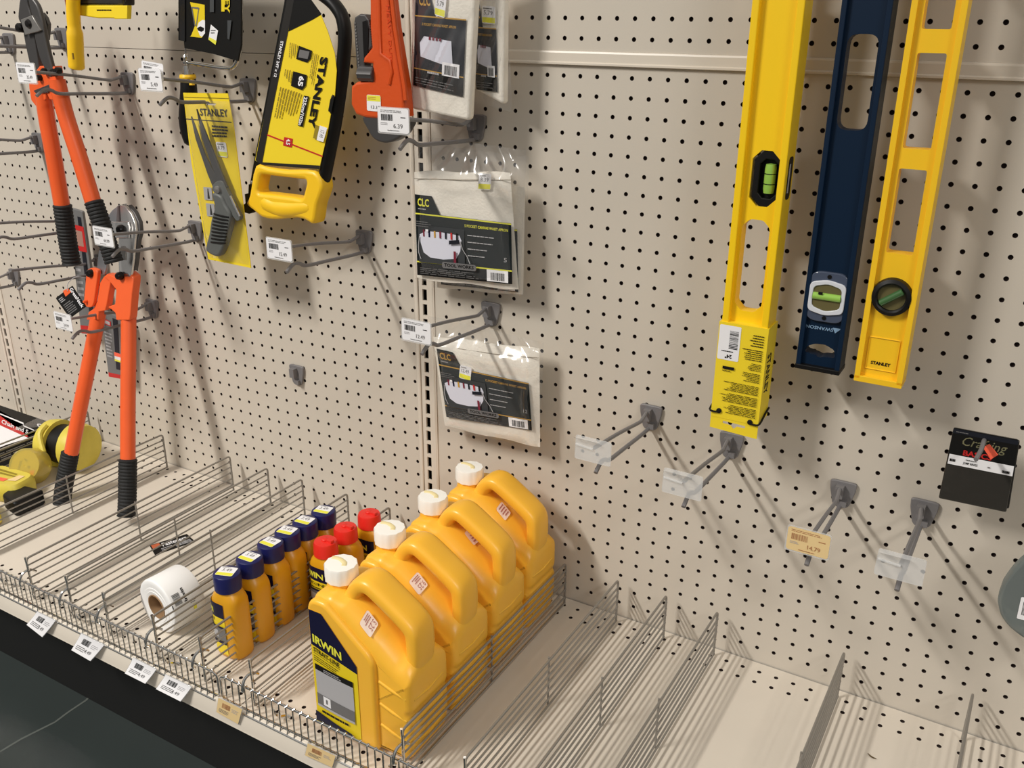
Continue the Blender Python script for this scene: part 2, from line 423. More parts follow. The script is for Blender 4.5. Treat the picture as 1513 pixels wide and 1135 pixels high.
def fpath(pts, wd):
    P = [atz(a, b, FLOOR) for a, b in pts]
    for p, q in zip(P, P[1:]):
        d = (q - p).normalized(); nrm = Vector((-d.y, d.x, 0)) * wd / 2; l = Vector((0, 0, .0004)); fc.add([p - nrm + l, q - nrm + l, q + nrm + l, p + nrm + l], [(0, 1, 2, 3)], mat('floor_scuff', (84, 88, 84), .5))
fpath(zm([(425, 785), (375, 840), (300, 890), (240, 935), (170, 970), (90, 1010), (0, 1065)], 0, 750, .3393), .004)
tag(fc.build('trim_5', None, smooth=False), kind='structure')

# shelf base
YF = -0.4775
base = thing('gondola_base_shelf', (-.7, -.24, FLOOR), 'beige steel base shelf with punched holes below the pegboard', 'shelf')
d = MB(); dk = lambda a, b, dd: Vector((a, b, DECK - dd))
colsd = [(i + .5) * INCH + (0.0 if i > -7 else .004) for i in range(-118, 60)]
X0, X1 = -2.9, 1.45
joints = [X0, -1.3895 + .003, -.1689, 1.0517, X1]
for a, b in zip(joints, joints[1:]):
    cs = [c for c in colsd if a + .014 < c < b - .014]
    perf(d, a + .0006, b - .0006, YF, -.002, cs, [-17.93 * INCH, -16.95 * INCH, -1.87 * INCH, -.88 * INCH], dk, M['steel'], M['hole'], r=.0033, depth=.003)
d.build('deck', base, smooth=False)
l = MB(); prof = [(YF + .001, DECK - .0002), (YF - .003, DECK - .001), (YF - .005, DECK - .004), (YF - .0065, DECK - .03), (YF - .0075, DECK - .034), (YF - .004, DECK - .037), (YF + .004, DECK - .037), (YF + .004, DECK - .004)]
l.rings([[Vector((x, y, z)) for y, z in prof] for x in (X0, X1)], M['steel']); l.build('front_lip', base)
k = MB(); k.bb(X0, X1, YF + .035, YF + .05, FLOOR + .0005, DECK - .008, M['kick']); k.bb(X0, X1, YF + .05, -.01, DECK - .02, DECK - .006, M['kick']); k.build('kick_plate', base)

# ================================================================ WIRE DIVIDERS AND FRONT FENCES
DIVX = [(-43.1, 'at the far left end of the shelf beside the yellow reels'), (-33.4, 'between the yellow reels and the bolt cutter grips'),
        (-25.6, 'just right of the bolt cutter standing on the shelf'), (-21.55, 'crossing above the small black label strip'),
        (-18.0, 'left of the white paper roll'), (-13.6, 'at the white paper roll'), (-9.7, 'between the white paper roll and the last blue capped bottle'),
        (-5.8, 'between the small capped bottles and the big yellow jugs'), (4.5, 'pressed along the right side of the big yellow jugs'),
        (8.2, 'first one right of the yellow jugs'), (11.42, 'second one right of the yellow jugs'), (14.65, 'third one right of the yellow jugs'),
        (21.95, 'seen edge on left of the rightmost one'), (28.5, 'rightmost one, seen edge on at the right of the photo')]
def make_divider():
    t = thing('wire_divider', (0, -.24, DECK), '', 'shelf divider', 'wire dividers standing on the base shelf')
    m = MB(); R = .0015; yb, yf = -.021, -.466; top = .081
    loop = [(yf, .004), (yf, top - .006), (yf + .0015, top - .0015), (yf + .006, top), (yb - .007, top), (yb - .003, top - .001), (yb - .0008, top - .003), (yb, top - .007), (yb, .003)]
    m.tube([(0, y, DECK + z) for y, z in loop], .0019, M['zinc'], 8)
    for i, hh in enumerate((.0685, .0570, .045, .031, .0165, .0045)): m.tube([(0.0012, yb, DECK + hh), (0.0012, yf, DECK + hh)], R, M['zinc'], 6)
    m.build('wire_grid', t)
    for yy in (-.249,):
        p = MB(); p.tube([(-.0022, yy, DECK + .0015), (-.0022, yy, DECK + .0835)], .0016, M['zinc'], 6); p.build('upright_wire', t)
    c = MB()
    c.tube(smooth([(0, yf, DECK + .01), (0, yf, DECK + .06), (0, yf - .001, DECK + .084)], 3, False), .0021, M['chrome'], 8)
    c.tube(smooth([(0, yf + .012, DECK + .05), (-.002, yf + .002, DECK + .058), (-.004, yf - .010, DECK + .054), (-.004, yf - .016, DECK + .040), (-.004, yf - .012, DECK + .034)], 4, False), .0021, M['chrome'], 8)
    c.build('chrome_clip', t)
    return t
dv = make_divider()
for i, (x, lb) in enumerate(DIVX):
    xx = x * INCH
    lab = 'grey wire shelf divider ' + lb
    if i == 0: dv.location.x = xx; dv['label'] = lab
    else: copy_tree(dv, (xx, -.24, DECK), lab)
def fence(x0, x1, lab):
    t = thing('wire_front_fence', ((x0 + x1) / 2, -.475, DECK), lab, 'shelf fence', 'chrome front fences')
    H = .0415; y = -.4765; m = MB(); r = .008
    pts = [(x0, .006), (x0, H - r), (x0 + r * .3, H - r * .3), (x0 + r, H), (x1 - r, H), (x1 - r * .3, H - r * .3), (x1, H - r), (x1, .006), (x1 - .004, .001), (x0 + .004, .001)]
    m.tube([(a, y, DECK + b) for a, b in pts], .0017, M['chrome'], 8, closed=True); m.build('frame', t)
    w = MB(); x = x0 + .0127; n = 0
    while x < x1 - .006:
        w.tube([(x, y + .0022, DECK + H), (x, y, DECK + H + .0028), (x, y - .0026, DECK + H + .0012), (x, y - .0026, DECK + .003), (x, y - .0042, DECK - .0022)], .0013, M['chrome'], 6); x += .0127
    w.build('upright_wires', t)
    b = MB(); b.tube([(x0 + .004, y - .0058, DECK - .003), (x1 - .004, y - .0058, DECK - .003)], .0016, M['chrome'], 6); b.build('bottom_rail', t)
    x = x0 + .1
    while x < x1:
        br = MB(); br.tube(smooth([(x, y, DECK + H * .6), (x + .002, y + .006, DECK + .01), (x + .004, y + .018, DECK + .003), (x + .012, y + .02, DECK + .002)], 3, False), .002, M['chrome'], 6); x += .2; br.build('clip', t)
fence(-1.422, -.2065, 'chrome wire fence along the shelf front, left of the blue capped bottles')
fence(-.2005, 1.0, 'chrome wire fence along the shelf front below the big yellow jugs')

# shelf-edge tickets tucked into the lip
def edge_ticket(pts, lab, cream=False, seed=1):
    ys = YF - .0085
    P = [at(a, b, ys) for a, b in pts]
    t = thing('shelf_ticket', sum(P, Vector()) / 4, lab, 'price ticket', 'price tickets on the shelf edge')
    fn0 = quad(*P)
    def fn(u, v, h): p = fn0(u, v, h); p.y -= .009 * max(0, 1 - v) ** 1.5 * (0 if cream else 1); return p
    back = MB(); n = 6; vs = []; 
    back.add([fn(i / n * 1.04 - .02, v, -.0004) + Vector((0, .0, 0)) for v in (-.03, .3, .65, 1.02) for i in range(n + 1)], [(j * (n + 1) + i, j * (n + 1) + i + 1, (j + 1) * (n + 1) + i + 1, (j + 1) * (n + 1) + i) for j in range(3) for i in range(n)], M['plate'])
    back.build('holder', t, solid=.0008)
    m = MB(); m.add([fn(i / n, v, .0004) for v in (0, .25, .5, .75, 1) for i in range(n + 1)], [(j * (n + 1) + i, j * (n + 1) + i + 1, (j + 1) * (n + 1) + i + 1, (j + 1) * (n + 1) + i) for j in range(4) for i in range(n)], M['cream'] if cream else M['white'])
    m.build('paper', t, smooth=True)
    p = Print(lambda u, v, h: fn(u, v, h + .0006)); ik = M['ink'] if not cream else mat('faded_brown_print', (176, 120, 80), .6)
    p.barcode(.2, .5, .55, .82, ik, n=seed + 4); p.lines(.1, .15, .6, .4, 3, M['greyink'], seed); p.lines(.62, .5, .92, .75, 3, M['lgreyink'], seed + 2)
    if not cream: p.text('4.49', .5, .2, .8, .38, M['greyink'])
    p.build('printing', t)
edge_ticket([(55, 904), (82, 917), (70, 937), (47, 919)], 'white price ticket on the shelf edge, leftmost of them', seed=3)
edge_ticket([(120, 936), (154, 953), (141, 972), (113, 956)], 'white price ticket on the shelf edge, second from the left', seed=5)
edge_ticket([(197, 972), (231, 989), (222, 1005), (192, 990)], 'white price ticket on the shelf edge, just right of the middle of the left fence', seed=7)
edge_ticket([(245, 997), (283, 1015), (274, 1031), (238, 1013)], 'white price ticket on the shelf edge, rightmost of the white ones', seed=9)
edge_ticket([(323, 1031), (358, 1048), (352, 1070), (320, 1052)], 'faded cream price ticket on the shelf edge where the two fences meet', True, 11)
edge_ticket([(455, 1098), (496, 1117), (491, 1134), (451, 1116)], 'faded cream price ticket on the shelf edge below the front yellow jug', True, 13)

# ================================================================ PEG HOOKS
def make_hook():
    t = thing('peg_hook', (0, 0, 0), '', 'hook', 'grey double-wire peg hooks')
    b = MB()                                   # coordinates: the wall point at the top of the bracket is the origin
    outer = [(-.0175, 0), (-.0165, -.012), (-.011, -.034), (-.006, -.038), (.006, -.038), (.011, -.034), (.0165, -.012), (.0175, 0), (.012, .0015), (-.012, .0015)]
    b.curve2d([roundpoly(outer, -.003, 3)], lambda a, c, w: Vector((a, -.0032 - w, c)), M['hook'], .0025, .0012)
    b.box((-.003, -.010, -.012), (.0105, .011, .017), M['hook']); b.box((0.004, -.008, -.030), (.008, .007, .008), M['hook'])
    for s in (-1, 1): b.tube([(s * .0127, -.004, -.003), (s * .0127, .006, -.003)], .0022, M['hook'], 6)
    b.build('bracket', t)
    u = MB(); u.tube(smooth([(-.003, -.010, -.006), (-.002, -.02, -.007), (-.0005, -.036, -.0095), (0, -.05, -.0092), (0, -.12, .002), (0, -.197, .0115)], 4, False), .0027, M['hook'], 8); u.build('upper_wire', t)
    l = MB(); l.tube(smooth([(0, -.004, -.034), (0, -.03, -.034), (0, -.10, -.0300), (0, -.146, -.0270), (0, -.160, -.021), (0, -.170, -.0185), (0, -.178, -.0205), (0, -.190, -.028)], 4, False), .0030, M['hook'], 8); l.build('prong', t)
    return t
def holder(t, seed, price, cream=False, empty=False, w=.049, h=.031, dz=0.0, bent=False, name='label_plate'):
    base = Vector(t['_o']) if not t.get('_used') else Vector((0, 0, 0))
    hp = MB(); y = -.2005; zc = .0095 + dz
    hp.curve2d([roundpoly([(-w / 2 - .002, zc - h / 2 - .002), (w / 2 + .001, zc - h / 2 - .002), (w / 2 + .001, zc + h / 2 + .001), (-w / 2 - .001, zc + h / 2 + .001)], -.003, 3)], lambda a, c, ww: Vector((a, y - ww, c)), M['plate'], .0006)
    if empty:                                  # folded top of the flip plate
        hp.add([Vector((-w / 2, y, zc + .011)), Vector((w * .18, y, zc + .011)), Vector((w * .2, y - .012, zc + .018)), Vector((-w / 2, y - .012, zc + .018))], [(0, 1, 2, 3)], M['plate'])
        hp.tube([(-w / 2, y - .002, zc + .004), (0, y - .002, zc + .002)], .0016, M['plate'], 6)
    o = hp.build(name, t, smooth=False)
    if not empty:
        fn = lambda u, v, hh: Vector((-w / 2 + u * w, y - .0008 - hh, zc - h / 2 + v * h))
        p = Print(fn); price_print(p, price, seed, M['cream'] if cream else M['white'], cream)
        p.mb.build('price_label', t, smooth=False)
HOOKS = {  # name: wall pixel, label text, price/None, options
 'H1': ((190, 108), 'grey double peg hook behind the black headed bolt cutter, white price label at its tip', '35.49'),
 'H2': ((368, 117), 'grey double peg hook holding the yellow carded snips, two white price labels at its tip', '5.49'),
 'H5': ((290, 327), 'grey double peg hook across the chrome bolt cutter head, with white price label', '44.99'),
 'H6': ((226, 443), 'grey double peg hook behind the orange bolt cutter linkage, with white price label', '24.99'),
 'H10': ((540, 341), 'empty grey double peg hook below the yellow hacksaw, with white price label', '15.49'),
 'H11': ((727, 447), 'grey double peg hook holding the lower canvas apron bag, with white price label', '12.49'),
 'H12': ((705, 170), 'grey double peg hook holding the middle canvas apron bag, price label over the wrench', '6.39')}
hk = make_hook(); first = True; hookpos = {}
def put_hook(pos, lab):
    global first
    if first: hk.location = pos; hk['label'] = lab; first = False; return hk
    return copy_tree(hk, pos, lab)
hk['_o'] = (0, 0, 0)
order = []
for kname, (px, lab, price) in HOOKS.items():
    p = at(px[0], px[1], 0); hookpos[kname] = p; order.append((kname, p, lab, price))
for kname, px, lab in (('H13', (964, 599), 'empty grey double peg hook with clear blank plate, leftmost of the four low right'),
                       ('H14', (1083, 640), 'empty grey double peg hook with clear blank label plate below the yellow level tag'),
                       ('H15', (1248, 711), 'empty grey double peg hook with faded cream price label'),
                       ('H16', (1368, 739), 'empty grey double peg hook with clear blank plate, rightmost of the four low right'),
                       ('H3', (57, 197), 'grey double peg hook left of the black headed bolt cutter handles'),
                       ('H4', (92, 42), 'grey double peg hook behind the black bolt cutter jaws'),
                       ('H4b', (14, 50), 'grey peg hook at the very top left beside the bolt cutter jaws'),
                       ('H7', (115, 314), 'grey double peg hook behind the black grip of the hanging bolt cutter'),
                       ('H8', (22, 398), 'grey peg hook at the left edge beside the chrome bolt cutter'),
                       ('H9', (150, 377), 'grey double peg hook behind the orange linkage pointing left'),
                       ('H18', (440, 540), 'bare grey bracket')):
    hookpos[kname] = at(px[0], px[1], 0)
    if kname != 'H18': order.append((kname, hookpos[kname], lab, None))
objs = {}
for kname, p, lab, price in order: objs[kname] = (put_hook(p, lab), price)
for kname, (o, price) in objs.items():
    o['_o'] = (0, 0, 0)
    if price: holder(o, int(kname[1:]) * 3 + 2, price)
    elif kname in ('H13', 'H14', 'H16'): holder(o, 1, None, empty=True)
    elif kname == 'H15': holder(o, 5, '14.79', cream=True)
br = bpy.data.objects.new('peg_hook_bracket', [c for c in hk.children if c.name.startswith('bracket')][0].data); C.objects.link(br); br.location = hookpos['H18']
tag(br, 'bare grey hook bracket without wires on the left board below the hacksaw', 'hook')
# second, overlapping label on the snips hook
p = Print(lambda u, v, h: Vector((-.0245 + .047 * u + .004 * v, -.1965 - h, .0085 + .028 * v - .004 * u))); price_print(p, None, 31); p.mb.build('price_label', objs['H2'][0], smooth=False)

# ================================================================ JUGS
def make_jug():
    t = thing('chalk_jug', (0, 0, 0), '', 'jug', 'big yellow chalk jugs with white caps in a row')
    prof = [(-.050, .006), (-.050, .185), (-.048, .204), (-.043, .213), (-.015, .219), (.004, .207), (.060, .155), (.085, .134), (.098, .130), (.1075, .126), (.1085, .118), (.1085, .085), (.1045, .078), (.1085, .071), (.1085, .035), (.1055, .012), (.100, .003), (-.044, .002)]
    sm = roundpoly(prof, -.006, 3); HB = .0485
    cx = .03; cz = .1
    def sect(y, ins):
        out = []; n = len(sm)
        for i in range(n):
            a = Vector(sm[i - 1]); b = Vector(sm[i]); c = Vector(sm[(i + 1) % n]); tt = (c - a)
            if tt.length < 1e-9: tt = Vector((1, 0))
            nn = Vector((tt.y, -tt.x)).normalized(); q = b + nn * ins
            dm = max(0, 1 - (y / .0485) ** 2) * .024 * max(0, min(1, (q.x + .008) / .03)) * max(0, min(1, (q.y - .118) / .012))
            out.append(Vector((q.x, y, q.y + dm)))
        return out
    # orientation test so that the inset goes inwards
    area_ = sum(sm[i - 1][0] * sm[i][1] - sm[i][0] * sm[i - 1][1] for i in range(len(sm)))
    sg = -1 if area_ > 0 else 1
    b = MB(); rings = []
    HF = .0415
    for y, ins in ((-HF, .010), (-HF + .0015, .0055), (-HF + .005, .002), (-HF + .010, 0), (-.018, 0), (0, 0), (.018, 0), (HB - .010, 0), (HB - .005, .002), (HB - .0015, .0055), (HB, .010)):
        rings.append(sect(y, sg * ins))
    b.rings(rings, M['jug'])
    # neck
    b.lathe([(.0215, .208), (.0195, .216), (.0185, .224)], (-.028, 0, 0), M['jug'], 24)
    # handle: a hollow grip from beside the cap, along the slope and down into the body
    path = smooth([(-.001, 0, .206), (.005, 0, .220), (.015, 0, .2315), (.027, 0, .2345), (.040, 0, .2290), (.064, 0, .2140), (.085, 0, .2000), (.0955, 0, .188), (.0975, 0, .168), (.097, 0, .150), (.094, 0, .130)], 4, False)
    rr = [.0115] * len(path)
    rr[0] = .016; rr[1] = .014; rr[2] = .012; rr[-1] = .0125; rr[-2] = .0118
    b.tube(path, rr, M['jug'], 20, flat=1.95, up=(0, 0, 1), sq=3.2)
    # raised frame round the label on the front, and the shoulder step
    def bar(pts, r, yy, fl=1.0): b.tube([(q_[0], yy, q_[1]) for q_ in pts], r, M['jug'], 8)
    pan = roundpoly([(-.0495, .006), (-.0495, .196), (-.045, .207), (-.036, .212), (-.018, .212), (.050, .158), (.0575, .146), (.0575, .006)], -.006, 4)
    b.curve2d([pan], lambda a, c, w: Vector((a, -.0385 - w, c)), M['jug'], .010, .0055, 3)
    for zz in (.118, .083, .049): b.tube([(.060, -HF + .001, zz), (.08, -HF + .0005, zz - .006), (.101, -HF + .003, zz - .013)], .0028, M['jug'], 8)
    for zz in (.118, .083, .049): b.tube([(.1065, -.032, zz - .016), (.1075, 0, zz - .019), (.1065, .032, zz - .016)], .0026, M['jug'], 8)
    o = b.build('body', t, angle=60)
    c = MB(); n = 36
    c.lathe([(.0205, .221), (.0218, .2225), (.0218, .241), (.0208, .244), (.012, .2446), (.0001, .2446)], (-.028, 0, 0), M['cap'], n, tooth=.045, tn=12)
    c.build('cap', t, angle=40)
    s = MB(); s.tube(smooth([(-.046, .004, .2447), (-.036, .006, .2449), (-.024, .002, .2449), (-.020, -.004, .2447)], 3, False), .0034, mat('yellow_stain', (232, 214, 160), .6), 6, flat=.35, up=(1, 0, 0)); s.build('chalk_stain', t)
    # label
    yl = -HB - .0006
    fn = lambda u, v, h: Vector((-.045 + u * .076, yl - h, .012 + v * .184))
    p = Print(fn, step=.00018)
    p.poly([(0, 0.0), (1, 0.0), (1, .66), (.26, 1), (0, 1)], M['pyellow'])
    p.poly([(0, .70), (1, .60), (1, .665), (.28, 1), (0, 1)], M['navy'])
    u0 = .04
    nm = textmesh('IRWIN', .03)
    def tilt(u, v): return (u, v - .095 * u)
    class T(Print): pass
    p2 = Print(lambda u, v, h: fn(u, v - .1 * u, h + .0006), p.mb)
    p2.text('IRWIN', .05, .735, .68, .805, M['lemon'], bold=.035)
    p2.text('STRAIT-LINE', .05, .655, .62, .695, M['ink'], bold=.02); p2.rect(.05, .642, .62, .646, M['ink'])
    p2.lines(.05, .575, .62, .63, 3, M['ink'], 4, fill=.35, ragged=.2)
    p3 = Print(lambda u, v, h: fn(u, v - .03 * math.sin(u * 1.6), h + .0006), p.mb)
    p3.rect(.06, .22, .90, .545, M['lgreyink'], 6); p3.rect(.06, .50, .90, .55, M['ink'], 6); p3.lines(.25, .505, .65, .535, 2, M['lgreyink'], 9)
    p3.rect(.06, .19, .90, .29, M['greyink'], 6); p3.rect(.20, .205, .36, .285, M['white']); p3.text('1', .255, .225, .295, .265, M['greyink']); p3.rect(.06, .175, .90, .195, M['lgreyink'], 6)
    p3.lines(.15, .12, .8, .16, 1, M['ink'], 3, fill=.5); p.poly([(0, 0), (1, 0), (.8, .045), (.4, .075), (0, .12)], M['navy'])
    p.poly([(0.0, 0.0), (1, 0), (1, .03), (0, .03)], M['pyellow']) if False else None
    p.mb.build('label', t, smooth=False)
    return t
jug = make_jug(); jug_parts = list(jug.children)
JY = [-.402, -.296, -.189, -.080]; JX = [.002, .001, .000, -.005]
jl = ['yellow chalk jug with white cap at the front of its row, its label in view', 'yellow chalk jug with white cap, second from the front of the row',
      'yellow chalk jug with white cap, third from the front of the row', 'yellow chalk jug with white cap at the back of the row against the pegboard']
for i in range(4):
    if i == 0: jug.location = (JX[0], JY[0], DECK); jug['label'] = jl[0]; J = jug
    else:
        J = jug.copy(); C.objects.link(J); J.location = (JX[i], JY[i], DECK); J['label'] = jl[i]
        for ch in jug_parts: c_ = ch.copy(); C.objects.link(c_); c_.parent = J
    jug.rotation_euler = (0, 0, 0)
    J['_o'] = (0, 0, 0)
    # price sticker on the sloping shoulder
    a = [(.030, -.038), (.030, -.037), (.034, -.010), (.036, -.024)][i]
    sx, sy = a; zz = lambda x: .207 + (x - .004) * (-.052 / .056)
    def sfn(u, v, h, sx=sx, sy=sy, k=i):
        x = sx + .019 * (u * .9 + (.15 if k == 1 else 0) * v); y = sy + .018 * v
        return Vector((x, y, zz(x) + (1 - (y / .0485) ** 2) * .024 * min(1, (x + .008) / .03) + .0016 + h))
    p = Print(sfn); p.poly(rrect(0, 0, 1, 1, .15), mat('pinkish_old_sticker', (242, 222, 206), .5))
    pb = mat('faded_red_print', (176, 110, 100), .5)
    if i < 2: p.text('9.25' if i else '5.25', .55, .3, .9, .9, pb, rot=3); p.lines(.1, .15, .45, .85, 3, pb, i, across=False)
    else: p.lines(.1, .15, .9, .85, 4, pb, i, across=False)
    p.mb.build('price_sticker', J, smooth=False)

# ================================================================ SMALL BOTTLES
def make_bottle(capmat, name, a0=172, a1=276):
    t = thing(name, (0, 0, 0), '', 'bottle')
    b = MB(); rings = []
    def sq(w, d, z, e=3.2, n=64):
        out = []
        for j in range(n):
            a = 2 * PI * j / n; c, s_ = math.cos(a), math.sin(a)
            out.append(Vector((w * math.copysign(abs(c) ** (2 / e), c), d * math.copysign(abs(s_) ** (2 / e), s_), z)))
        return out
    for w, d, z, e in ((.022, .016, .0, 3), (.0255, .0195, .002, 3), (.0265, .0205, .006, 3.2), (.0265, .0205, .03, 3.2), (.0265, .0205, .088, 3.2), (.0262, .0203, .098, 3), (.0245, .0195, .105, 2.6), (.0205, .018, .111, 2.2), (.017, .0165, .115, 2), (.0165, .0165, .12, 2)): rings.append(sq(w, d, z, e))
    b.rings(rings, M['bottle']); b.build('body', t, angle=50)
    c = MB(); rp = [(.0185, .1145), (.0198, .1155), (.0205, .138), (.0196, .1415), (.0175, .143), (.0001, .1432)] if capmat == M['bluecap'] else [(.0185, .114), (.0195, .115), (.0188, .134), (.0175, .1375), (.008, .139), (.0001, .1392)]
    c.lathe(rp, (0, 0, 0), capmat, 36, tooth=.02, tn=18)
    if capmat == M['redcap']: c.lathe([(.006, .138), (.006, .1412), (.0045, .1425), (.0001, .1427)], (0, 0, 0), capmat, 12); c.box((.006, 0, .1405), (.018, .007, .004), capmat)
    c.build('cap', t, angle=40)
    # wrap-round label on the front half
    def fn(u, v, h):
        a = math.radians(a0 + (a1 - a0) * u); e = 3.2; c_, s_ = math.cos(a), math.sin(a)
        x = (.0270 + h) * math.copysign(abs(c_) ** (2 / e), c_); y = (.0210 + h) * math.copysign(abs(s_) ** (2 / e), s_)
        return Vector((x, y, .008 + v * .09))
    p = Print(fn, step=.00018)
    def band(v0, v1, m, u0=0, u1=1): p.rect(u0, v0, u1, v1, m, 20)
    band(0, 1, M['pyellow']); band(.72, 1, M['navy']); p.text('IRWIN', .22, .78, .72, .9, M['lemon'], bold=.03); p.text('STRAIT-LINE', .2, .63, .75, .69, M['ink'], bold=.01)
    band(.27, .52, M['greyink']); band(.32, .46, M['lgreyink'], .15, .85); band(.21, .27, M['navy']); band(.52, .56, M['navy']); p.lines(.2, .57, .7, .61, 1, M['ink'], 3)
    p.mb.build('label', t, smooth=True)
    return t
bb_ = make_bottle(M['bluecap'], 'chalk_bottle'); tag(bb_, group='blue capped chalk bottles in a row')
bb2 = make_bottle(M['bluecap'], 'chalk_bottle', 190, 300); tag(bb2, group='blue capped chalk bottles in a row')
BP = [(-.264, -.389), (-.265, -.342), (-.268, -.294), (-.270, -.254), (-.268, -.215), (-.265, -.173)]
BLs = ['yellow chalk bottle with navy cap at the front of its row', 'yellow chalk bottle with navy cap, second from the front', 'yellow chalk bottle with navy cap, third from the front',
       'yellow chalk bottle with navy cap, fourth from the front', 'yellow chalk bottle with navy cap, fifth from the front', 'yellow chalk bottle with navy cap at the back of its row']
for i, (x, y) in enumerate(BP):
    if i == 0: B = bb_; B.location = (x, y, DECK); B['label'] = BLs[0]
    elif i == 1: B = bb2; B.location = (x, y, DECK); B['label'] = BLs[1]; B1 = list(B.children)
    else:
        B = bb2.copy(); C.objects.link(B); B.location = (x, y, DECK); B['label'] = BLs[i]
        for ch in B1: c_ = ch.copy(); C.objects.link(c_); c_.parent = B
    B['_o'] = (0, 0, 0); an = [.35, .05, .0, .15, .1, .2][i]
    def cf(u, v, h, an=an):
        a, b = (u - .5) * .027, (v - .5) * .023; ca, sa = math.cos(an), math.sin(an)
        return Vector((a * ca - b * sa, a * sa + b * ca, .1437 + h))
    p = Print(cf); p.poly(rrect(0, 0, 1, 1, .1), M['white']); p.poly([(0.02, .02), (.98, .02), (.98, .34), (.02, .34)], M['lemon']); p.text('3.49', .2, .5, .75, .8, M['greyink']); p.lines(.1, .86, .8, .95, 1, M['greyink'], i)
    p.mb.build('price_sticker', B, smooth=False)
rb = make_bottle(M['redcap'], 'chalk_bottle', 195, 312); tag(rb, group='red capped chalk bottles in a row')
for i, (x, y) in enumerate([(-.203, -.240), (-.204, -.190), (-.199, -.135)]):
    l_ = ['yellow chalk bottle with red cap nearest the front, label in view beside the front jug', 'yellow chalk bottle with red cap, middle of the three', 'yellow chalk bottle with red cap, rearmost of the three'][i]
    if i == 0: rb.location = (x, y, DECK); rb['label'] = l_
    else: copy_tree(rb, (x, y, DECK), l_)

# ================================================================ PAPER ROLL AND LABEL STRIP
roll_r = .046
A0 = atz(231, 897, DECK + roll_r); A1 = A0 + Vector((.006, .057, 0))
ax = (A1 - A0).normalized(); sx_ = Vector((ax.y, -ax.x, 0)); Rr = Matrix((sx_, Vector((0, 0, 1)), -ax)).transposed()
t = thing('label_roll', (A0.x, A0.y, DECK), 'white paper roll with brown cardboard core lying on the shelf', 'paper roll')
r_ = MB(); L = (A1 - A0).length
def rl(rad, h): return [A0 + sx_ * rad * math.cos(q) + Vector((0, 0, 1)) * rad * math.sin(q) + ax * h for q in [2 * PI * j / 40 for j in range(40)]]
r_.rings([rl(.0205, .001), rl(.026, .0), rl(.0265, .0006), rl(.032, .0004), rl(.0325, .001), rl(.038, .0007), rl(.0435, .001), rl(.0452, .002), rl(roll_r, .004), rl(roll_r, L - .002), rl(roll_r - .001, L), rl(.0205, L)], M['roll'], caps=False); r_.build('paper', t, angle=50)
cr = MB(); cr.rings([rl(.0207, -.0005), rl(.0207, L), rl(.019, L), rl(.019, -.0005)], M['tube'], caps=False, closed=True); cr.build('cardboard_core', t)
def rfn(u, v, h):
    q = math.radians(78 - 62 * (1 - v)); rr_ = roll_r + .0003 + h
    return A0 + sx_ * rr_ * math.cos(q) + Vector((0, 0, 1)) * rr_ * math.sin(q) + ax * (L * u)
p = Print(rfn); p.barcode(.12, .05, .34, .42, M['ink'], vertical=False); p.rect(.02, .0, .05, .12, M['ink']); p.text('Irwin', .40, .05, .50, .5, M['ink'], rot=1, bold=.03)
p.rect(.62, -.35, .72, -.15, M['lemon']); p.lines(.55, -.1, .75, .02, 2, M['greyink'], 4); p.mb.build('printing', t, smooth=True)
P4 = [atz(*q, DECK + .0012) for q in ((221, 806), (276, 789), (288, 800), (229, 820))]
t = thing('label_strip', sum(P4, Vector()) / 4, 'small black and white printed label strip with orange end lying on the shelf', 'label')
m = MB(); m.add([p + Vector((0, 0, h)) for h in (-.0008, 0) for p in P4], [(3, 2, 1, 0), (4, 5, 6, 7), (0, 1, 5, 4), (1, 2, 6, 5), (2, 3, 7, 6), (3, 0, 4, 7)], M['ink']); m.build('strip', t, smooth=False)
p = Print(lambda u, v, h: (P4[3] * (1 - u) + P4[2] * u) * (1 - v) + (P4[0] * (1 - u) + P4[1] * u) * v + Vector((0, 0, h)))
p.poly([(.03, .45), (.24, .62), (.24, .95), (.03, .95)], mat('rust_print', (190, 96, 60), .5)); p.text('Fasteners', .28, .5, .92, .85, M['white'], bold=.02); p.barcode(.55, .08, .95, .4, M['lgreyink'], n=8); p.lines(.2, .1, .5, .4, 2, M['lgreyink'], 3); p.mb.build('printing', t, smooth=False)
tw = MB(); tp = [atz(*q, DECK + .002) for q in zm([(640, 1052), (655, 1068), (672, 1078), (688, 1082)], 1113, 835, .2644)]; tw.tube(tp, [.0004, .0011, .001, .0004], mat('brown_splinter', (84, 66, 36), .7), 6)
tag(tw.build('wood_splinter', None), 'tiny brown wood splinter lying on the empty right shelf', 'splinter')

# ================================================================ LEVELS
def level_body(mb, xl, xr, yf, yb, zt, zb, holes, m, flange=.007, rec=.008):
    """I-beam: two side flanges full depth and a recessed web with cut-outs"""
    ym = (yf + yb) / 2
    web = [(xl + flange * .6, zb), (xr - flange * .6, zb), (xr - flange * .6, zt), (xl + flange * .6, zt)]
    mb.curve2d([web] + holes, lambda a, c, w: Vector((a, ym - w, c)), m, (yb - yf) / 2 - rec, .0)
    for x0_, x1_ in ((xl, xl + flange), (xr - flange, xr)): mb.bb(x0_, x1_, yf, yb, zb, zt, m)
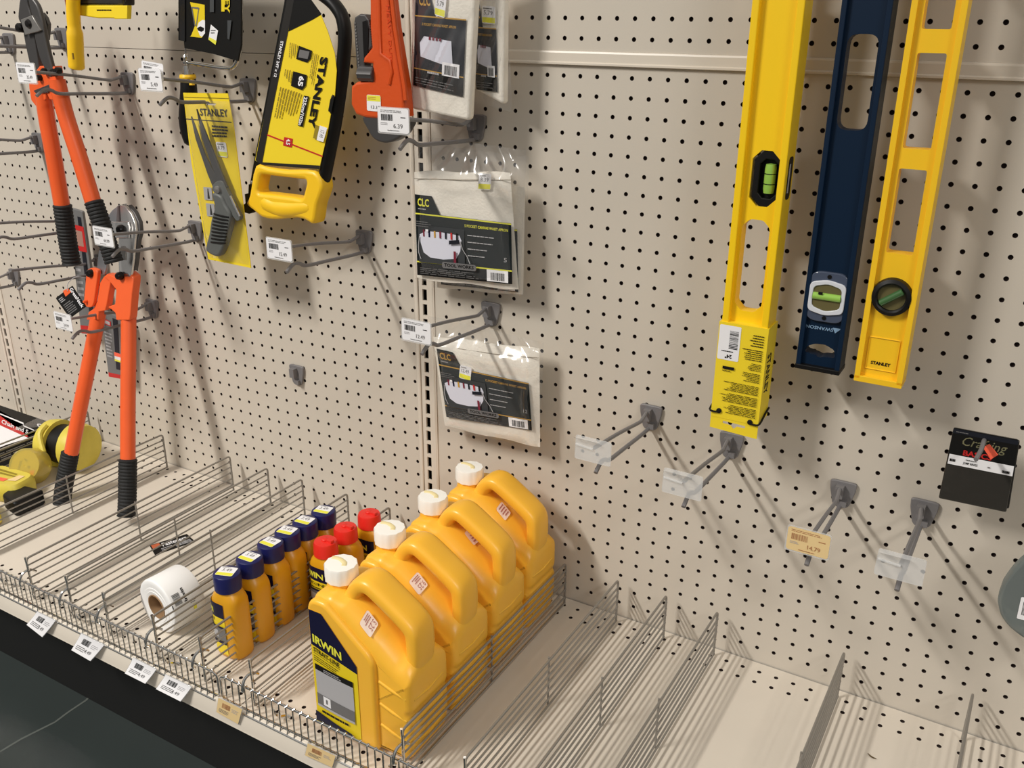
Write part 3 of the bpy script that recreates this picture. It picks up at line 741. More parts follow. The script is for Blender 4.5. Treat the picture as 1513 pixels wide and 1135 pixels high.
# level 1 : yellow aluminium with card sleeve
yf, yb = -.088, -.052; xl, xr = .3565, .4155; ZT = .42
zb1 = at(1095, 640, yf).z + .022; ztag = at(1100, 480, yf).z
t = thing('spirit_level', (xl, yf, zb1), 'yellow aluminium spirit level with yellow card sleeve at its lower end, leftmost of the three', 'spirit level')
b = MB()
def slot(cx, w, z0, z1, ch=.007): return [(cx - w / 2, z0 + ch), (cx - w / 2 + ch, z0), (cx + w / 2 - ch, z0), (cx + w / 2, z0 + ch), (cx + w / 2, z1 - ch), (cx + w / 2 - ch, z1), (cx - w / 2 + ch, z1), (cx - w / 2, z1 - ch)]
cxl = (xl + xr) / 2 - .001
sz1 = at(1122, 323, -.07).z; sz0 = at(1116, 459, -.07).z
vz1 = at(1146, 222, -.07).z; vz0 = at(1132, 304, -.07).z
level_body(b, xl, xr, yf, yb, ZT, zb1 + .004, [roundpoly(slot(cxl, .034, sz0, sz1, .009), -.003, 2), [(x, z) for x, z in slot(cxl + .004, .033, vz0, vz1, .010)], roundpoly(slot(cxl, .034, .075 + .045, .075 + .17, .009), -.003, 2)], M['lyellow'], flange=.0085, rec=.009)
b.build('body', t, smooth=False, bevel=.0012)
v = MB(); ring = slot(cxl + .004, .036, vz0 - .001, vz1 + .001, .011); inner = slot(cxl + .004, .022, vz0 + .010, vz1 - .010, .006)
v.curve2d([ring, inner], lambda a, c, w: Vector((a + .004, -.0735 - w, c)), M['black'], .0045, .001); v.build('vial_frame', t, smooth=False)
v = MB(); zc = (vz0 + vz1) / 2; v.bb(cxl - .010, cxl + .018, -.068, -.062, vz0 + .006, vz1 - .006, M['black'])
v.lathe([(.0001, -.018), (.006, -.017), (.0068, -.012), (.0068, .012), (.006, .017), (.0001, .018)], (cxl + .009, -.0735, zc), M['vial'], 20)
for zz in (-.006, .006): v.lathe([(.0070, -.0005), (.0070, .0005)], (cxl + .009, -.0735, zc + zz), M['ink'], 20)
v.build('vial', t)
v = MB(); v.curve2d([roundpoly([(-.0085, -.025), (.0085, -.025), (.0085, .025), (-.0085, .025)], -.006, 4)], lambda a, c, w: Vector((xr + w, -.0695 + a, zc + .002 + c)), M['black'], .0007); v.box((xr + .0008, -.0735, zc + .002), (.0006, .004, .034), M['lgreyink']); v.build('edge_window', t, smooth=False)
# sleeve
sl = MB(); e = .0022; zs0 = at(1095, 623, yf).z
sl.bb(xl - e, xr + e, yf - e, yb + e, zs0, ztag, M['card']); sl_o = sl.build('card_sleeve', t, smooth=False)
hdr = MB(); zh = at(1090, 641, yf).z; xa, xb_ = xl - e, xr + e
eh = [(xa, zs0), (xa, zh + .002), (xb_, zh - .001), (xb_, zs0)]
cxh = (xa + xb_) / 2; zhh = (zs0 + zh) / 2 + .000
eu = [(cxh - .015, zhh + .002), (cxh - .004, zhh + .001), (cxh, zhh - .003), (cxh + .004, zhh + .001), (cxh + .015, zhh + .001), (cxh + .015, zhh + .0045), (cxh - .015, zhh + .0055)]
hdr.curve2d([eh, eu], lambda a, c, w: Vector((a, yf - e + .001 - w, c)), M['card'], .0005); hdr.build('hang_tab', t, smooth=False)
p = Print(quad((xl - e, yf - e - .0003, ztag), (xr + e, yf - e - .0003, ztag), (xr + e, yf - e - .0003, zs0), (xl - e, yf - e - .0003, zs0)))
p.poly(rrect(.02, .62, .46, .975, .03, .5), M['white']); p.barcode(.24, .74, .42, .925, M['ink'], vertical=False, n=5); p.lines(.1, .70, .36, .722, 1, M['ink'], 4); p.text('24"', .18, .64, .32, .68, M['ink'], rot=2, bold=.03)
for k_, (v0, v1, u0, n_) in enumerate([(.80, .93, .62, 4), (.66, .78, .50, 5), (.56, .64, .64, 4), (.44, .54, .55, 5), (.31, .41, .15, 5), (.19, .29, .15, 5), (.07, .17, .15, 5)]): 
    pp = Print(lambda u, v_, h, a=u0, b_=v0, c=v1: p.fn(.93 - (.93 - a) * u, b_ + (c - b_) * v_, h + .0002), p.mb); pp.lines(0, 0, 1, 1, n_ + 1, M['ink'], k_, fill=.36)
p.rect(.16, .53, .40, .56, M['ink']); p.lines(.16, .505, .4, .522, 1, M['ink'], 6)
p.mb.build('sleeve_printing', t, smooth=False)
p = Print(quad((xr + e + .0003, yf - e, ztag), (xr + e + .0003, yb + e, ztag), (xr + e + .0003, yb + e, zs0), (xr + e + .0003, yf - e, zs0))); p.text('STANLEY', .2, .30, .62, .72, M['ink'], rot=3, bold=.02); p.mb.build('side_lettering', t, smooth=False)
ti = MB()
for s, zz in ((-1, zs0 + .008), (1, zs0 + .001)):
    xk = cxh + s * .021; ti = MB()
    ti.lathe([(.0001, -.002), (.0034, -.001), (.0034, .001), (.0001, .002)], (xk, yf - e - .001, zz + .002), M['black'], 12, axis='y')
    ti.tube(smooth([(xk, yf - e - .0015, zz + .001), (xk + s * .006, yf - e - .002, zz), (cxh + s * .0335, yf - e - .001, zz + .002), (cxh + s * .0335, yf + .02, zz + .008), (cxh + s * .0335, yb, zz + .011)], 3, False), .0014, M['black'], 6); ti.build('cable_tie', t)

# level 2 : dark blue box level
yf, yb = -.083, -.052; ZB = at(1205, 549, yf).z; xl, xr = at(1174, 548, yf).x, at(1240, 549, yf).x
t = thing('spirit_level', (xl, yf, ZB), 'dark blue spirit level with silver ringed vial, between the two yellow levels', 'spirit level')
b = MB(); hz1 = at(1278, 50, -.07).z; hz0 = at(1262, 192, -.07).z; cxl = at(1278, 120, -.07).x - .000
def stad(cx, w, z0, z1, r): return roundpoly([(cx - w / 2, z0), (cx + w / 2, z0), (cx + w / 2, z1), (cx - w / 2, z1)], -r, 5)
zv = at(1222, 441, yf).z; cxm = (xl + xr) / 2; zk = at(1212, 521, yf).z
kh = roundpoly([(cxm - .019, zk - .004), (cxm - .004, zk - .007), (cxm, zk - .009), (cxm + .004, zk - .007), (cxm + .018, zk - .006), (cxm + .016, zk + .004), (cxm + .004, zk + .009), (cxm - .008, zk + .008), (cxm - .017, zk + .003)], -.003, 3)
level_body(b, xl, xr, yf, yb, ZT, ZB + .003, [stad(cxm, .033, hz0, hz1, .012), kh], M['bluelevel'], flange=.006, rec=.006)
b.build('body', t, smooth=False, bevel=.001)
c = MB(); c.bb(xl - .0005, xr + .0005, yf - .001, yb + .001, ZB, ZB + .006, M['black']); c.build('end_cap', t, smooth=False, bevel=.0008)
v = MB(); yq = yf + .004
v.curve2d([roundpoly([(cxm - .023, zv - .030), (cxm + .023, zv - .030), (cxm + .023, zv + .031), (cxm - .023, zv + .031)], -.014, 6)], lambda a, q, w: Vector((a, yq - w, q)), mat('smoky_vial_block', (74, 82, 100), .15), .003, .001)
for zz in (-.025, .026): v.lathe([(.0026, -.0005), (.0026, .0036), (.0001, .0036)], (cxm, yq, zv + zz), M['black'], 12, R=Matrix(((1, 0, 0), (0, 0, -1), (0, 1, 0))))
v.build('vial_block', t)
v = MB(); ro = roundpoly([(cxm - .021, zv - .017), (cxm, zv - .0215), (cxm + .021, zv - .017), (cxm + .021, zv + .018), (cxm, zv + .0225), (cxm - .021, zv + .018)], -.006, 4); ri = roundpoly([(cxm - .0165, zv - .0115), (cxm, zv - .0165), (cxm + .0165, zv - .0115), (cxm + .0165, zv + .013), (cxm, zv + .0175), (cxm - .0165, zv + .013)], -.005, 4)
v.curve2d([ro, ri], lambda a, q, w: Vector((a, yq - .0035 - w, q)), mat('silver_ring', (214, 216, 222), .3), .002, .0008); v.build('silver_ring', t)
v = MB(); v.curve2d([ri], lambda a, q, w: Vector((a, yq - .0034 - w, q)), M['olive'], .0003); v.lathe([(.0001, -.0165), (.0045, -.016), (.0045, .016), (.0001, .0165)], (cxm, yq - .0035, zv + .0015), M['vial'], 16, axis='x'); v.box((cxm - .007, yq - .0078, zv + .006), (.005, .001, .003), M['ink']); v.build('vial', t)
p = Print(quad((cxm - .021, yf + .0055, zv - .036), (cxm + .021, yf + .0055, zv - .036), (cxm + .021, yf + .0055, zv - .043), (cxm - .021, yf + .0055, zv - .043)), step=.0002); sb = mat('pale_blue_print', (130, 160, 190), .5); p.text('SWANSON', .0, .2, .78, .8, sb, rot=2, bold=.02); p.poly([(.76, .95), (1, .95), (.84, 0)], sb); p.mb.build('lettering', t, smooth=False)

# level 3 : yellow moulded plastic with windows
yf, yb = -.084, -.052; ZB = at(1297, 569, yf).z; xl, xr = at(1261, 562, yf).x, at(1332, 572, yf).x
t = thing('spirit_level', (xl, yf, ZB), 'moulded yellow plastic spirit level with many windows and black ringed vial, rightmost of the three', 'spirit level')
b = MB(); cxm = (xl + xr) / 2
wz = lambda a, b_: (at(1360, a, -.07).z, at(1360, b_, -.07).z)
hs = [stad(cxm + .000, .029, at(1335, 374, -.07).z, at(1350, 249, -.07).z, .003), stad(cxm, .029, at(1352, 219, -.07).z, at(1375, 78, -.07).z, .003), stad(cxm, .029, at(1381, 43, -.07).z, at(1390, -90, -.07).z, .003), stad(cxm, .029, at(1390, -120, -.07).z, at(1400, -250, -.07).z, .003)]
zv = at(1316, 440, yf).z
circ = [(cxm + .016 * math.cos(q), zv + .016 * math.sin(q)) for q in [2 * PI * j / 24 for j in range(24)]]
level_body(b, xl, xr, yf, yb, ZT, ZB + .004, hs, M['yellow'], flange=.0065, rec=.0065)
b.bb(xl, xr, yf, yb, ZB, ZB + .0075, M['yellow'])
zl0, zl1 = at(1300, 549, yf).z, at(1304, 503, yf).z
for (xa, xb_, za, zb_) in ((cxm - .0175, cxm + .0175, zl0 - .001, zl0), (cxm - .0175, cxm + .0175, zl1, zl1 + .001), (cxm - .0175, cxm - .0165, zl0, zl1), (cxm + .0165, cxm + .0175, zl0, zl1)): b.bb(xa, xb_, yf + .0052, yf + .007, za, zb_, M['yellow'])
b.build('body', t, smooth=False, bevel=.0015)
v = MB(); v.lathe([(.0155, -.001), (.0155, .0075), (.0175, .0092), (.0215, .0075), (.0225, .003), (.0225, -.001)], (cxm, yf + .0065, zv), M['black'], 36, R=Matrix(((1, 0, 0), (0, 0, -1), (0, 1, 0))), caps=False); v.build('vial_ring', t)
v = MB(); v.lathe([(.0155, .0), (.0155, .003), (.0001, .003)], (cxm, yf + .0065, zv), M['olive'], 24, R=Matrix(((1, 0, 0), (0, 0, -1), (0, 1, 0))))
dr = Vector((.8, 0, .6)); v.tube([Vector((cxm, yf + .001, zv)) + dr * s_ for s_ in (-.0145, -.0135, .0135, .0145)], [.003, .0042, .0042, .003], M['dvial'], 14); v.build('vial', t)
p = Print(quad((cxm - .0165, yf + .0062, zl1), (cxm + .0165, yf + .0062, zl1), (cxm + .0165, yf + .0062, zl0), (cxm - .0165, yf + .0062, zl0)), step=.0002); p.text('STANLEY', .14, .14, .82, .25, M['ink'], bold=.04); p.mb.build('lettering', t, smooth=False)

# ================================================================ BOLT CUTTERS
def cutter_tubes(t, specs, fn, r, m, name, n=12, ribs=False, up=(0, 1, 0), flat=1.0):
    for pts in specs:
        P = smooth([fn(a, b) for a, b in pts], 5, False)
        b = MB()
        if ribs:
            Q = []; L_ = [0]
            for p, q in zip(P, P[1:]): L_.append(L_[-1] + (q - p).length)
            k = int(L_[-1] / .0021); rr = []
            for i in range(k + 1):
                s_ = L_[-1] * i / k; j = max(jj for jj in range(len(L_)) if L_[jj] <= s_ + 1e-9); j = min(j, len(P) - 2); f = (s_ - L_[j]) / max(1e-9, L_[j + 1] - L_[j]); Q.append(P[j].lerp(P[j + 1], f)); rr.append(r * (1.0 + (.05 if i % 3 else -.04)))
            rr[0] *= .9; rr[-1] *= 1.05
            b.tube(Q, rr, m, n, up=up, flat=flat)
        else: b.tube(P, r, m, n, up=up, flat=flat)
        b.build(name, t, angle=50 if not ribs else 25)
# --- A: hanging, black head
YA = -.13; fa = lambda a, b, d=0: at(a, b, YA - d)
za = lambda pts: zm(pts, 0, 0, .1233)
def platepx(mb, pts, yfront, yback, m, sm_=True, bevel=.0008, holes=()):
    o = xz(pts, (yfront + yback) / 2)
    if sm_: o = [(q.x, q.y) for q in smooth(o, 4)]
    mb.plate([o] + [xz(h, (yfront + yback) / 2) for h in holes], yfront, yback, m, bevel)
t = thing('bolt_cutter', at(85, 390, YA), 'hanging bolt cutter with black head, orange handles and black grips', 'bolt cutter')
b = MB(); platepx(b, za([(330, -120), (280, -20), (262, 90), (256, 220), (300, 310), (320, 420), (345, 560), (400, 800), (440, 920), (500, 900), (498, 780), (470, 600), (440, 400), (420, 230), (370, 60), (360, -80)]), YA - .006, YA + .006, M['darkmetal'], bevel=.002); b.build('jaw', t)
b = MB(); platepx(b, za([(340, -120), (400, -40), (470, 60), (510, 180), (540, 300), (560, 420), (600, 620), (645, 800), (665, 900), (610, 920), (560, 830), (500, 690), (455, 520), (430, 380), (410, 200), (370, 40)]), YA - .010, YA - .001, M['darkmetal'], bevel=.003)
platepx(b, za([(520, 150), (565, 210), (595, 290), (590, 370), (580, 480), (545, 420), (525, 300)]), YA + .001, YA + .008, M['darkmetal'], False); b.build('jaw', t)
b = MB(); platepx(b, za([(262, 235), (398, 182), (430, 240), (500, 360), (480, 375), (312, 418)]), YA - .014, YA - .009, M['greysteel'], False, .001); b.build('side_plate', t)
b = MB()
Ry = Matrix(((1, 0, 0), (0, 0, -1), (0, 1, 0)))
for (u, v_), r in (((240, 332), .0078), ((358, 285), .0078), ((375, 880), .0055), ((462, 930), .0055), ((535, 855), .0055), ((700, 845), .0055), ((648, 870), .0065)):
    p_ = fa(*za([(u, v_)])[0], .012); b = MB(); b.lathe([(r, -.004), (r, .003), (r * .7, .006), (.0001, .0065)], p_, M['bolt'], 14, R=Ry); b.build('bolt', t)
b = MB(); platepx(b, za([(385, 850), (420, 825), (450, 880), (520, 790), (580, 785), (620, 810), (700, 790), (715, 880), (720, 960), (760, 1130), (700, 1200), (640, 1190), (590, 1080), (600, 1180), (500, 1300), (420, 1200), (395, 1050)]), YA - .008, YA + .008, M['orange'], False, .002); b.build('handle_linkage', t)
b = MB(); platepx(b, za([(410, 1085), (600, 1010), (620, 1050), (580, 1110), (440, 1120)]), YA - .011, YA - .007, M['darkmetal'], False); b.build('clamp_plate', t)
cutter_tubes(t, [[(64, 138), (70, 180), (80, 235), (92, 306)], [(84, 118), (97, 170), (118, 235), (139, 303)]], fa, .0142, M['orange'], 'handle', 10)
cutter_tubes(t, [[(92, 302), (96, 330), (101, 362), (106, 390)], [(138, 297), (148, 325), (158, 356), (169, 388)]], fa, .0162, M['rubber'], 'grip', 14, True)
# --- B: standing on the shelf, leaning on the wall
BA, BBc = .0138, .29
zbp = lambda pts: zm(pts, 80, 280, .2115)
def fb(a, b, d=0): p = att(a, b, BA + .0, BBc); p.y -= d; return p
def platet(mb, pts, d0, d1, m, sm_=False, bevel=.001):
    P = [fb(*q) for q in pts]; o = [(p.x, p.z) for p in P]
    if sm_: o = [(q.x, q.y) for q in smooth(o, 4)]
    mb.curve2d([o], lambda a, c, w: Vector((a, BA + BBc * c - (d0 + d1) / 2 - w, c)), m, abs(d1 - d0) / 2, bevel)
footB = fb(140, 762)
t = thing('bolt_cutter', (footB.x, footB.y, DECK), 'bolt cutter with polished head standing on the shelf, orange handles leaning on the pegboard', 'bolt cutter')
b = MB(); platet(b, zbp([(385, 200), (430, 140), (475, 105), (516, 96), (512, 220), (500, 300), (440, 330), (395, 430), (390, 540), (375, 590), (320, 575), (335, 430), (370, 330), (380, 250)]), .002, .008, mat('satin_steel', (166, 168, 172), .35, metal=.8)); b.build('jaw', t)
b = MB(); platet(b, zbp([(505, 98), (545, 110), (585, 160), (612, 225), (620, 290), (608, 350), (598, 470), (580, 600), (500, 600), (492, 380), (500, 320), (515, 230)]), .009, .015, M['polished'])
platet(b, zbp([(545, 105), (590, 155), (622, 225), (628, 300), (612, 360), (600, 480), (588, 560), (570, 560), (585, 420), (600, 300), (590, 220)]), .0, .009, M['darkmetal']); platet(b, zbp([(520, 385), (545, 385), (552, 420), (550, 480), (525, 480), (518, 430)]), .0155, .0160, M['greysteel']); b.build('jaw', t)
b = MB(); platet(b, zbp([(478, 108), (516, 98), (506, 215), (470, 215)]), .0085, .012, mat('steel_bevel', (120, 112, 112), .35, metal=.6)); b.build('blade_edge', t)
b = MB(); platet(b, zbp([(388, 212), (580, 214), (586, 250), (582, 325), (412, 326)]), .016, .020, M['polished']); b.build('side_plate', t)
b = MB()
for (u, v_), r in (((533, 268), .0095), ((402, 250), .0085), ((318, 570), .0075), ((522, 587), .0075), ((290, 762), .003)):
    p_ = fb(*zbp([(u, v_)])[0], .020); b = MB(); b.lathe([(r, -.004), (r, .003), (r * .7, .007), (.0001, .0075)], p_, M['bolt'] if r > .004 else M['orange'], 14, R=Ry); b.build('bolt', t)
b = MB(); platet(b, zbp([(286, 560), (300, 542), (320, 535), (350, 545), (362, 570), (345, 700), (330, 790), (305, 808), (278, 800), (266, 775), (275, 660)]), .010, .019, M['orange'], True, .002); b.build('link', t)
b = MB(); platet(b, zbp([(360, 640), (385, 600), (410, 580), (440, 600), (432, 650), (415, 740), (405, 800), (395, 835), (350, 845), (345, 900), (265, 900), (280, 845), (310, 825), (340, 770)]), -.002, .013, M['orange'], False, .002); b.build('handle_end', t)
P = [fb(*q) for q in zbp([(395, 600), (430, 580), (470, 600), (505, 605), (520, 572), (560, 566), (600, 600), (598, 650), (588, 720), (578, 850), (572, 900), (478, 900), (474, 850), (420, 806), (470, 790), (480, 690), (440, 640)])]; b = MB()
b.curve2d([roundpoly([(q.x, q.z) for q in P], -.003, 2)], lambda a, c, w: Vector((a, BA + BBc * c - .006 - w, c)), M['orange'], .009, .002); b.build('handle_end', t)
cutter_tubes(t, [[(146, 462), (137, 510), (121, 590), (105, 672)], [(190, 462), (190, 520), (189, 600), (189, 684)]], fb, .0138, M['orange'], 'handle', 10)
cutter_tubes(t, [[(104, 668), (99, 695), (94, 722), (91, 748)], [(189, 678), (188.5, 710), (188, 740), (187, 762)]], fb, .0165, M['rubber'], 'grip', 14, True)
tgp = zbp([(80, 740), (195, 655), (290, 800), (180, 880)])
p = Print(quad(*[fb(*q, .022) for q in tgp])); p.poly(rrect(0, 0, 1, 1, .08, .8), M['ink']); p.poly([(.45, .8), (.8, .82), (.78, 1.02), (.5, 1.05)], M['orange']); p.text('GreatNeck', .8, .05, .97, .95, M['white'], rot=3, bold=.02); p.lines(.12, .1, .65, .6, 6, M['greyink'], 5); p.lines(.1, .68, .4, .9, 3, M['lgreyink'], 6)
m_ = MB(); P = [fb(*q, .0215) for q in tgp]; m_.add([q + Vector((0, dd, 0)) for dd in (0, .0008) for q in P], [(3, 2, 1, 0), (4, 5, 6, 7), (0, 1, 5, 4), (1, 2, 6, 5), (2, 3, 7, 6), (3, 0, 4, 7)], M['ink']); m_.tube(smooth([fb(*zbp([(170, 690)])[0], .024), fb(*zbp([(160, 640)])[0], .02), fb(*zbp([(200, 600)])[0], .015), fb(*zbp([(270, 610)])[0], .012)], 4, False), .0008, M['lgreyink'], 6)
m_.build('hang_tag', t, smooth=False); p.mb.build('tag_printing', t, smooth=False)

# grey and red carded blades behind the cutters
def blade_pack(pts, y, lab, red_top=False):
    P = xz(pts, y); c = thing('carded_saw_blade', (sum(q[0] for q in P) / 4, y, min(q[1] for q in P)), lab, 'carded blade', 'grey carded saw blades behind the bolt cutters')
    m = MB(); m.plate([roundpoly(P, -.004, 3)], y - .004, y + .002, mat('grey_card', (112, 112, 112), .45), .001); m.build('card', c)
    f = quad(*[Vector((q[0], y - .0042, q[1])) for q in P]); p = Print(f)
    p.rect(0.02, .005, .98, .07, M['red']); p.lines(.1, .3, .5, .7, 8, M['lgreyink'], 3); p.rect(.6, .15, .85, .95, M['charcoal'])
    if red_top: p.rect(.05, .68, .95, .88, M['red']); p.rect(.25, .72, .8, .84, mat('salmon_window', (170, 130, 116), .4))
    else: p.rect(.55, .28, .98, .42, M['white']); p.rect(.55, .36, .98, .42, M['orangesticker']); p.rect(.55, .28, .98, .31, M['lemon']); p.rect(.1, .8, .5, .88, M['red']); p.rect(.15, .815, .45, .865, M['lgreyink'])
    p.mb.build('printing', c, smooth=False)
blade_pack([(104, 306), (124, 312), (150, 495), (122, 492)], -.035, 'grey carded blade with red window behind the black grip of the hanging bolt cutter', True)
blade_pack([(150, 455), (181, 470), (184, 560), (163, 556)], -.03, 'grey carded blade with neon sticker between the orange handles of the standing bolt cutter')

# ================================================================ TOP LEFT : yellow handle and yellow-black pouch
YH = -.15; t = thing('hand_saw', at(112, 100, YH), 'yellow plastic tool handle hanging at the top left beside the bolt cutter jaws', 'saw')
b = MB(); hp = smooth([at(*q, YH) for q in [(110, -60), (109, -20), (108, 10), (109, 30), (111, 55), (112, 80), (113, 96), (113, 102)]], 4, False); kk = len(hp); rr = [.0122 + (.0 if abs(i / kk - .3) > .2 else -.002) for i in range(kk)]; rr[-1] = .006; rr[-2] = .0098; rr[-3] = .0117
b.tube(hp, rr, M['yellow'], 16, up=(1, 0, 0), flat=1.1); b.build('handle', t)
b = MB(); p_ = at(108, 83, YH - .0165); b.box(p_, (.003, .0012, .010), mat('dark_slot', (120, 90, 10), .6)); b.build('hang_slot', t)
b = MB(); b.tube([at(*q, YH + .012) for q in ((95, -40), (97, -5), (101, 18))], .0025, M['maroon'], 6); b.build('cord', t)
YH2 = -.125; t = thing('tool_pouch_pack', at(155, 28, YH2), 'black packaged tool with yellow bottom flap hanging at the top left', 'package')
P = xz([(122, -60), (190, -60), (191, 8), (122, 8)], YH2); b = MB(); b.plate([roundpoly(P, -.002, 2)], YH2 - .012, YH2 + .012, M['darkbag'], .003); b.build('bag', t)
b = MB(); P = xz([(119, 8), (191, 8), (190, 28), (172, 27), (155, 27), (121, 22)], YH2); b.plate([P], YH2 - .013, YH2 + .006, M['card'], .002); P = xz([(170, 9), (191, 8), (191, 28), (172, 28)], YH2 - .014); b.plate([P], YH2 - .018, YH2 - .012, M['card'], .001); b.build('yellow_flap', t)
p = Print(pquad([(140, 11), (170, 11), (168, 22), (140, 22)], YH2 - .0135)); p.lines(.1, .5, .9, .8, 1, M['ink'], 3); p.mb.build('printing', t, smooth=False)

# ================================================================ COPING SAW with black card sleeve
YC = -.062; zc_ = lambda pts: zm(pts, 250, 0, .1586)
t = thing('coping_saw', at(285, 215, YC), 'coping saw with chrome frame and black yellow handle inside a black card sleeve', 'saw')
b = MB(); b.tube(smooth([at(*q, YC) for q in [(356, -60), (356, -20), (356, 20), (355, 60), (353, 82), (347, 97), (338, 101), (318, 99), (300, 96), (280, 93), (272, 93)]], 3, False), .0036, M['chrome'], 12); b.build('frame', t)
b = MB(); b.tube([at(274, -40, YC), at(274, 82, YC)], .0014, M['greysteel'], 6); b.lathe([(.004, -.003), (.0055, 0), (.004, .004)], at(274.5, 84, YC), M['chrome'], 12); b.lathe([(.007, -.0015), (.007, .0015)], at(275, 92, YC), M['chrome'], 12)
b.tube([at(274.5, 79, YC), at(276, 96, YC)], .0035, M['chrome'], 10); b.tube([at(275, 97, YC), at(277, 110, YC)], [.0055, .0065], M['chrome'], 12); b.build('blade_and_ferrule', t)
b = MB(); hp = smooth([at(*q, YC) for q in [(277, 110), (278, 118), (279, 135), (278, 155), (277, 180), (280, 200), (285, 215)]], 4, False); n_ = len(hp); rr = [.011 + .0035 * math.sin(PI * i / n_) for i in range(n_)]; rr[-1] = .004; rr[-2] = .009
b.tube(hp, rr, M['black'], 16, up=(1, 0, 0)); b.build('handle', t)
b = MB(); b.tube([at(277, 110, YC), at(277.5, 114, YC), at(278, 117, YC)], [.0125, .0138, .0125], M['yellow'], 16); b.tube([at(283, 118, YC - .011), at(284, 126, YC - .012)], .0045, M['yellow'], 8); b.build('yellow_collar', t)
b = MB(); P = xz([(265, -60), (357, -60), (357, 66), (352, 90), (318, 80), (274, 71), (273, 61), (265, 59)], YC - .008); b.plate([P], YC - .010, YC - .006, M['ink'], .0); P = xz([(265, -60), (273, -60), (273, 61), (266, 59)], YC - .012); b.plate([P], YC - .012, YC - .0095, mat('black_card', (30, 30, 32), .3), .0); b.build('card_sleeve', t, smooth=False)
p = Print(lambda u, v, h: at(250 + 150 * u, 180 - 180 * v, YC - .0103 - h)); f = lambda pts: [(u / 946, 1 - v / 1135) for u, v in pts]
p.poly(f([(195, 340), (205, 330), (240, 240), (195, 20), (330, 45), (333, 310), (303, 352)]), M['pyellow']); p.poly(f([(258, 260), (275, 210), (310, 185), (333, 190), (333, 310), (303, 345), (285, 330)]), M['white']); p.poly(f([(258, 262), (290, 245), (325, 260), (322, 285), (300, 297), (270, 285)]), M['ink'])
for q in ([(205, 62), (272, 68), (280, 76), (280, 90), (272, 86), (205, 75)], [(270, 80), (277, 80), (255, 245), (247, 245)], [(205, 65), (213, 68), (243, 240), (235, 240)]): p.poly(f(q), M['greyink'])
p.poly(f([(388, 228), (455, 285), (432, 418), (365, 368)]), M['white']); p.poly(f([(373, 345), (440, 380), (432, 418), (365, 368)]), M['lemon']); p.lines(.41, .72, .46, .76, 2, M['greyink'], 4)
p.text('STANLEY', .543, .893, .597, 1.33, M['pyellow'], rot=3, bold=.03); p.rect(.513, .905, .545, 1.3, M['pyellow']); p.text('1', .108, .765, .135, .80, M['white'], rot=1, bold=.03); p.rect(.108, .70, .14, .735, M['greyink']); p.poly(f([(542, 190), (580, 190), (560, 370), (542, 360)]), mat('grey_sheen_print', (70, 72, 74), .4)); p.rect(.40, .9, .44, 1.1, mat('grey_sheen_print', (70, 72, 74), .4))
p.mb.build('sleeve_printing', t, smooth=False)

# ================================================================ YELLOW CARDED SNIPS
YS = -.100; t = thing('carded_snips', at(335, 392, YS), 'long bladed snips on a yellow card hanging from the peg hook', 'snips')
cpx = [(271, 137), (337, 138), (346, 190), (371, 396), (308, 383), (283, 240)]
b = MB(); P = xz(cpx, YS); hole_ = xz([(300, 150), (308, 150), (311, 152), (320, 153), (318, 156), (305, 155)], YS)
b.plate([P, hole_], YS - .0006, YS + .0006, M['card'], 0); b.build('card', t, smooth=False)
f = lambda pts: zm(pts, 200, 0, .2644)
p = Print(pxf(YS - .0009)); g = lambda pts: [(a, -b_) for a, b_ in pts]
p.poly(g([(273, 175), (342, 180), (342, 181.4), (273, 176.4)]), M['ink']); p.poly(g([(272, 143), (338, 145), (338, 146), (272, 144)]), mat('olive_print', (150, 130, 30), .5))
q = Print(pquad([(295, 160), (335.5, 161.5), (338, 173), (296, 171)], YS - .0012), p.mb); q.text('STANLEY', 0, 0, 1, 1, M['ink'], bold=.02)
q = Print(pquad([(313, 184), (337, 186), (339, 204), (314, 203)], YS - .0012), p.mb); q.lines(0, 0, 1, 1, 4, M['ink'], 4, fill=.55, ragged=.15)
q = Print(pquad([(319, 209.5), (334, 210.5), (337, 233), (322, 231)], YS - .0012), p.mb); sticker(q, '8.79', 3)
for a_, m__ in (((301, 276, 313, 296), 'lgreyink'), ((305, 300, 317, 320), 'lgreyink')): q = Print(pquad([(a_[0], a_[1]), (a_[2], a_[1] + 1), (a_[2] + 2, a_[3]), (a_[0] + 2, a_[3] - 1)], YS - .0012), p.mb); q.rect(0, 0, 1, 1, M[m__]); q.poly([(.4, .1), (.7, .1), (.6, .9), (.5, .9)], M['ink'])
p.mb.build('card_printing', t, smooth=False)
YS1 = YS - .012
b = MB(); b.curve2d([[(x_, z_) for x_, z_ in xz([(291, 161), (294, 170), (308, 205), (331, 262), (337, 276), (330, 282), (320, 262), (300, 205)], YS1)]], lambda a, c, w: Vector((a, YS1 - w, c)), M['darkmetal'], .002, .0008); b.build('blade', t, smooth=False)
b = MB(); b.curve2d([[(x_, z_) for x_, z_ in xz([(283, 172), (288, 185), (304, 230), (328, 275), (330, 288), (318, 282), (308, 258), (290, 205)], YS1 + .003)]], lambda a, c, w: Vector((a, YS1 + .003 - w, c)), M['darkmetal'], .002, .0008); b.build('blade', t, smooth=False)
b = MB(); platepx(b, [(316, 278), (322, 268), (331, 268), (338, 282), (350, 305), (357, 320), (353, 326), (346, 318), (335, 300), (325, 292)], YS1 - .004, YS1 + .004, M['greyplast']); b.tube([at(340, 290, YS1 - .006), at(354, 320, YS1 - .006)], .0022, M['chrome'], 8)
b.lathe([(.006, -.002), (.006, .003), (.0001, .0045)], at(322, 280, YS1 - .005), M['greysteel'], 16, R=Ry); b.build('handle', t)
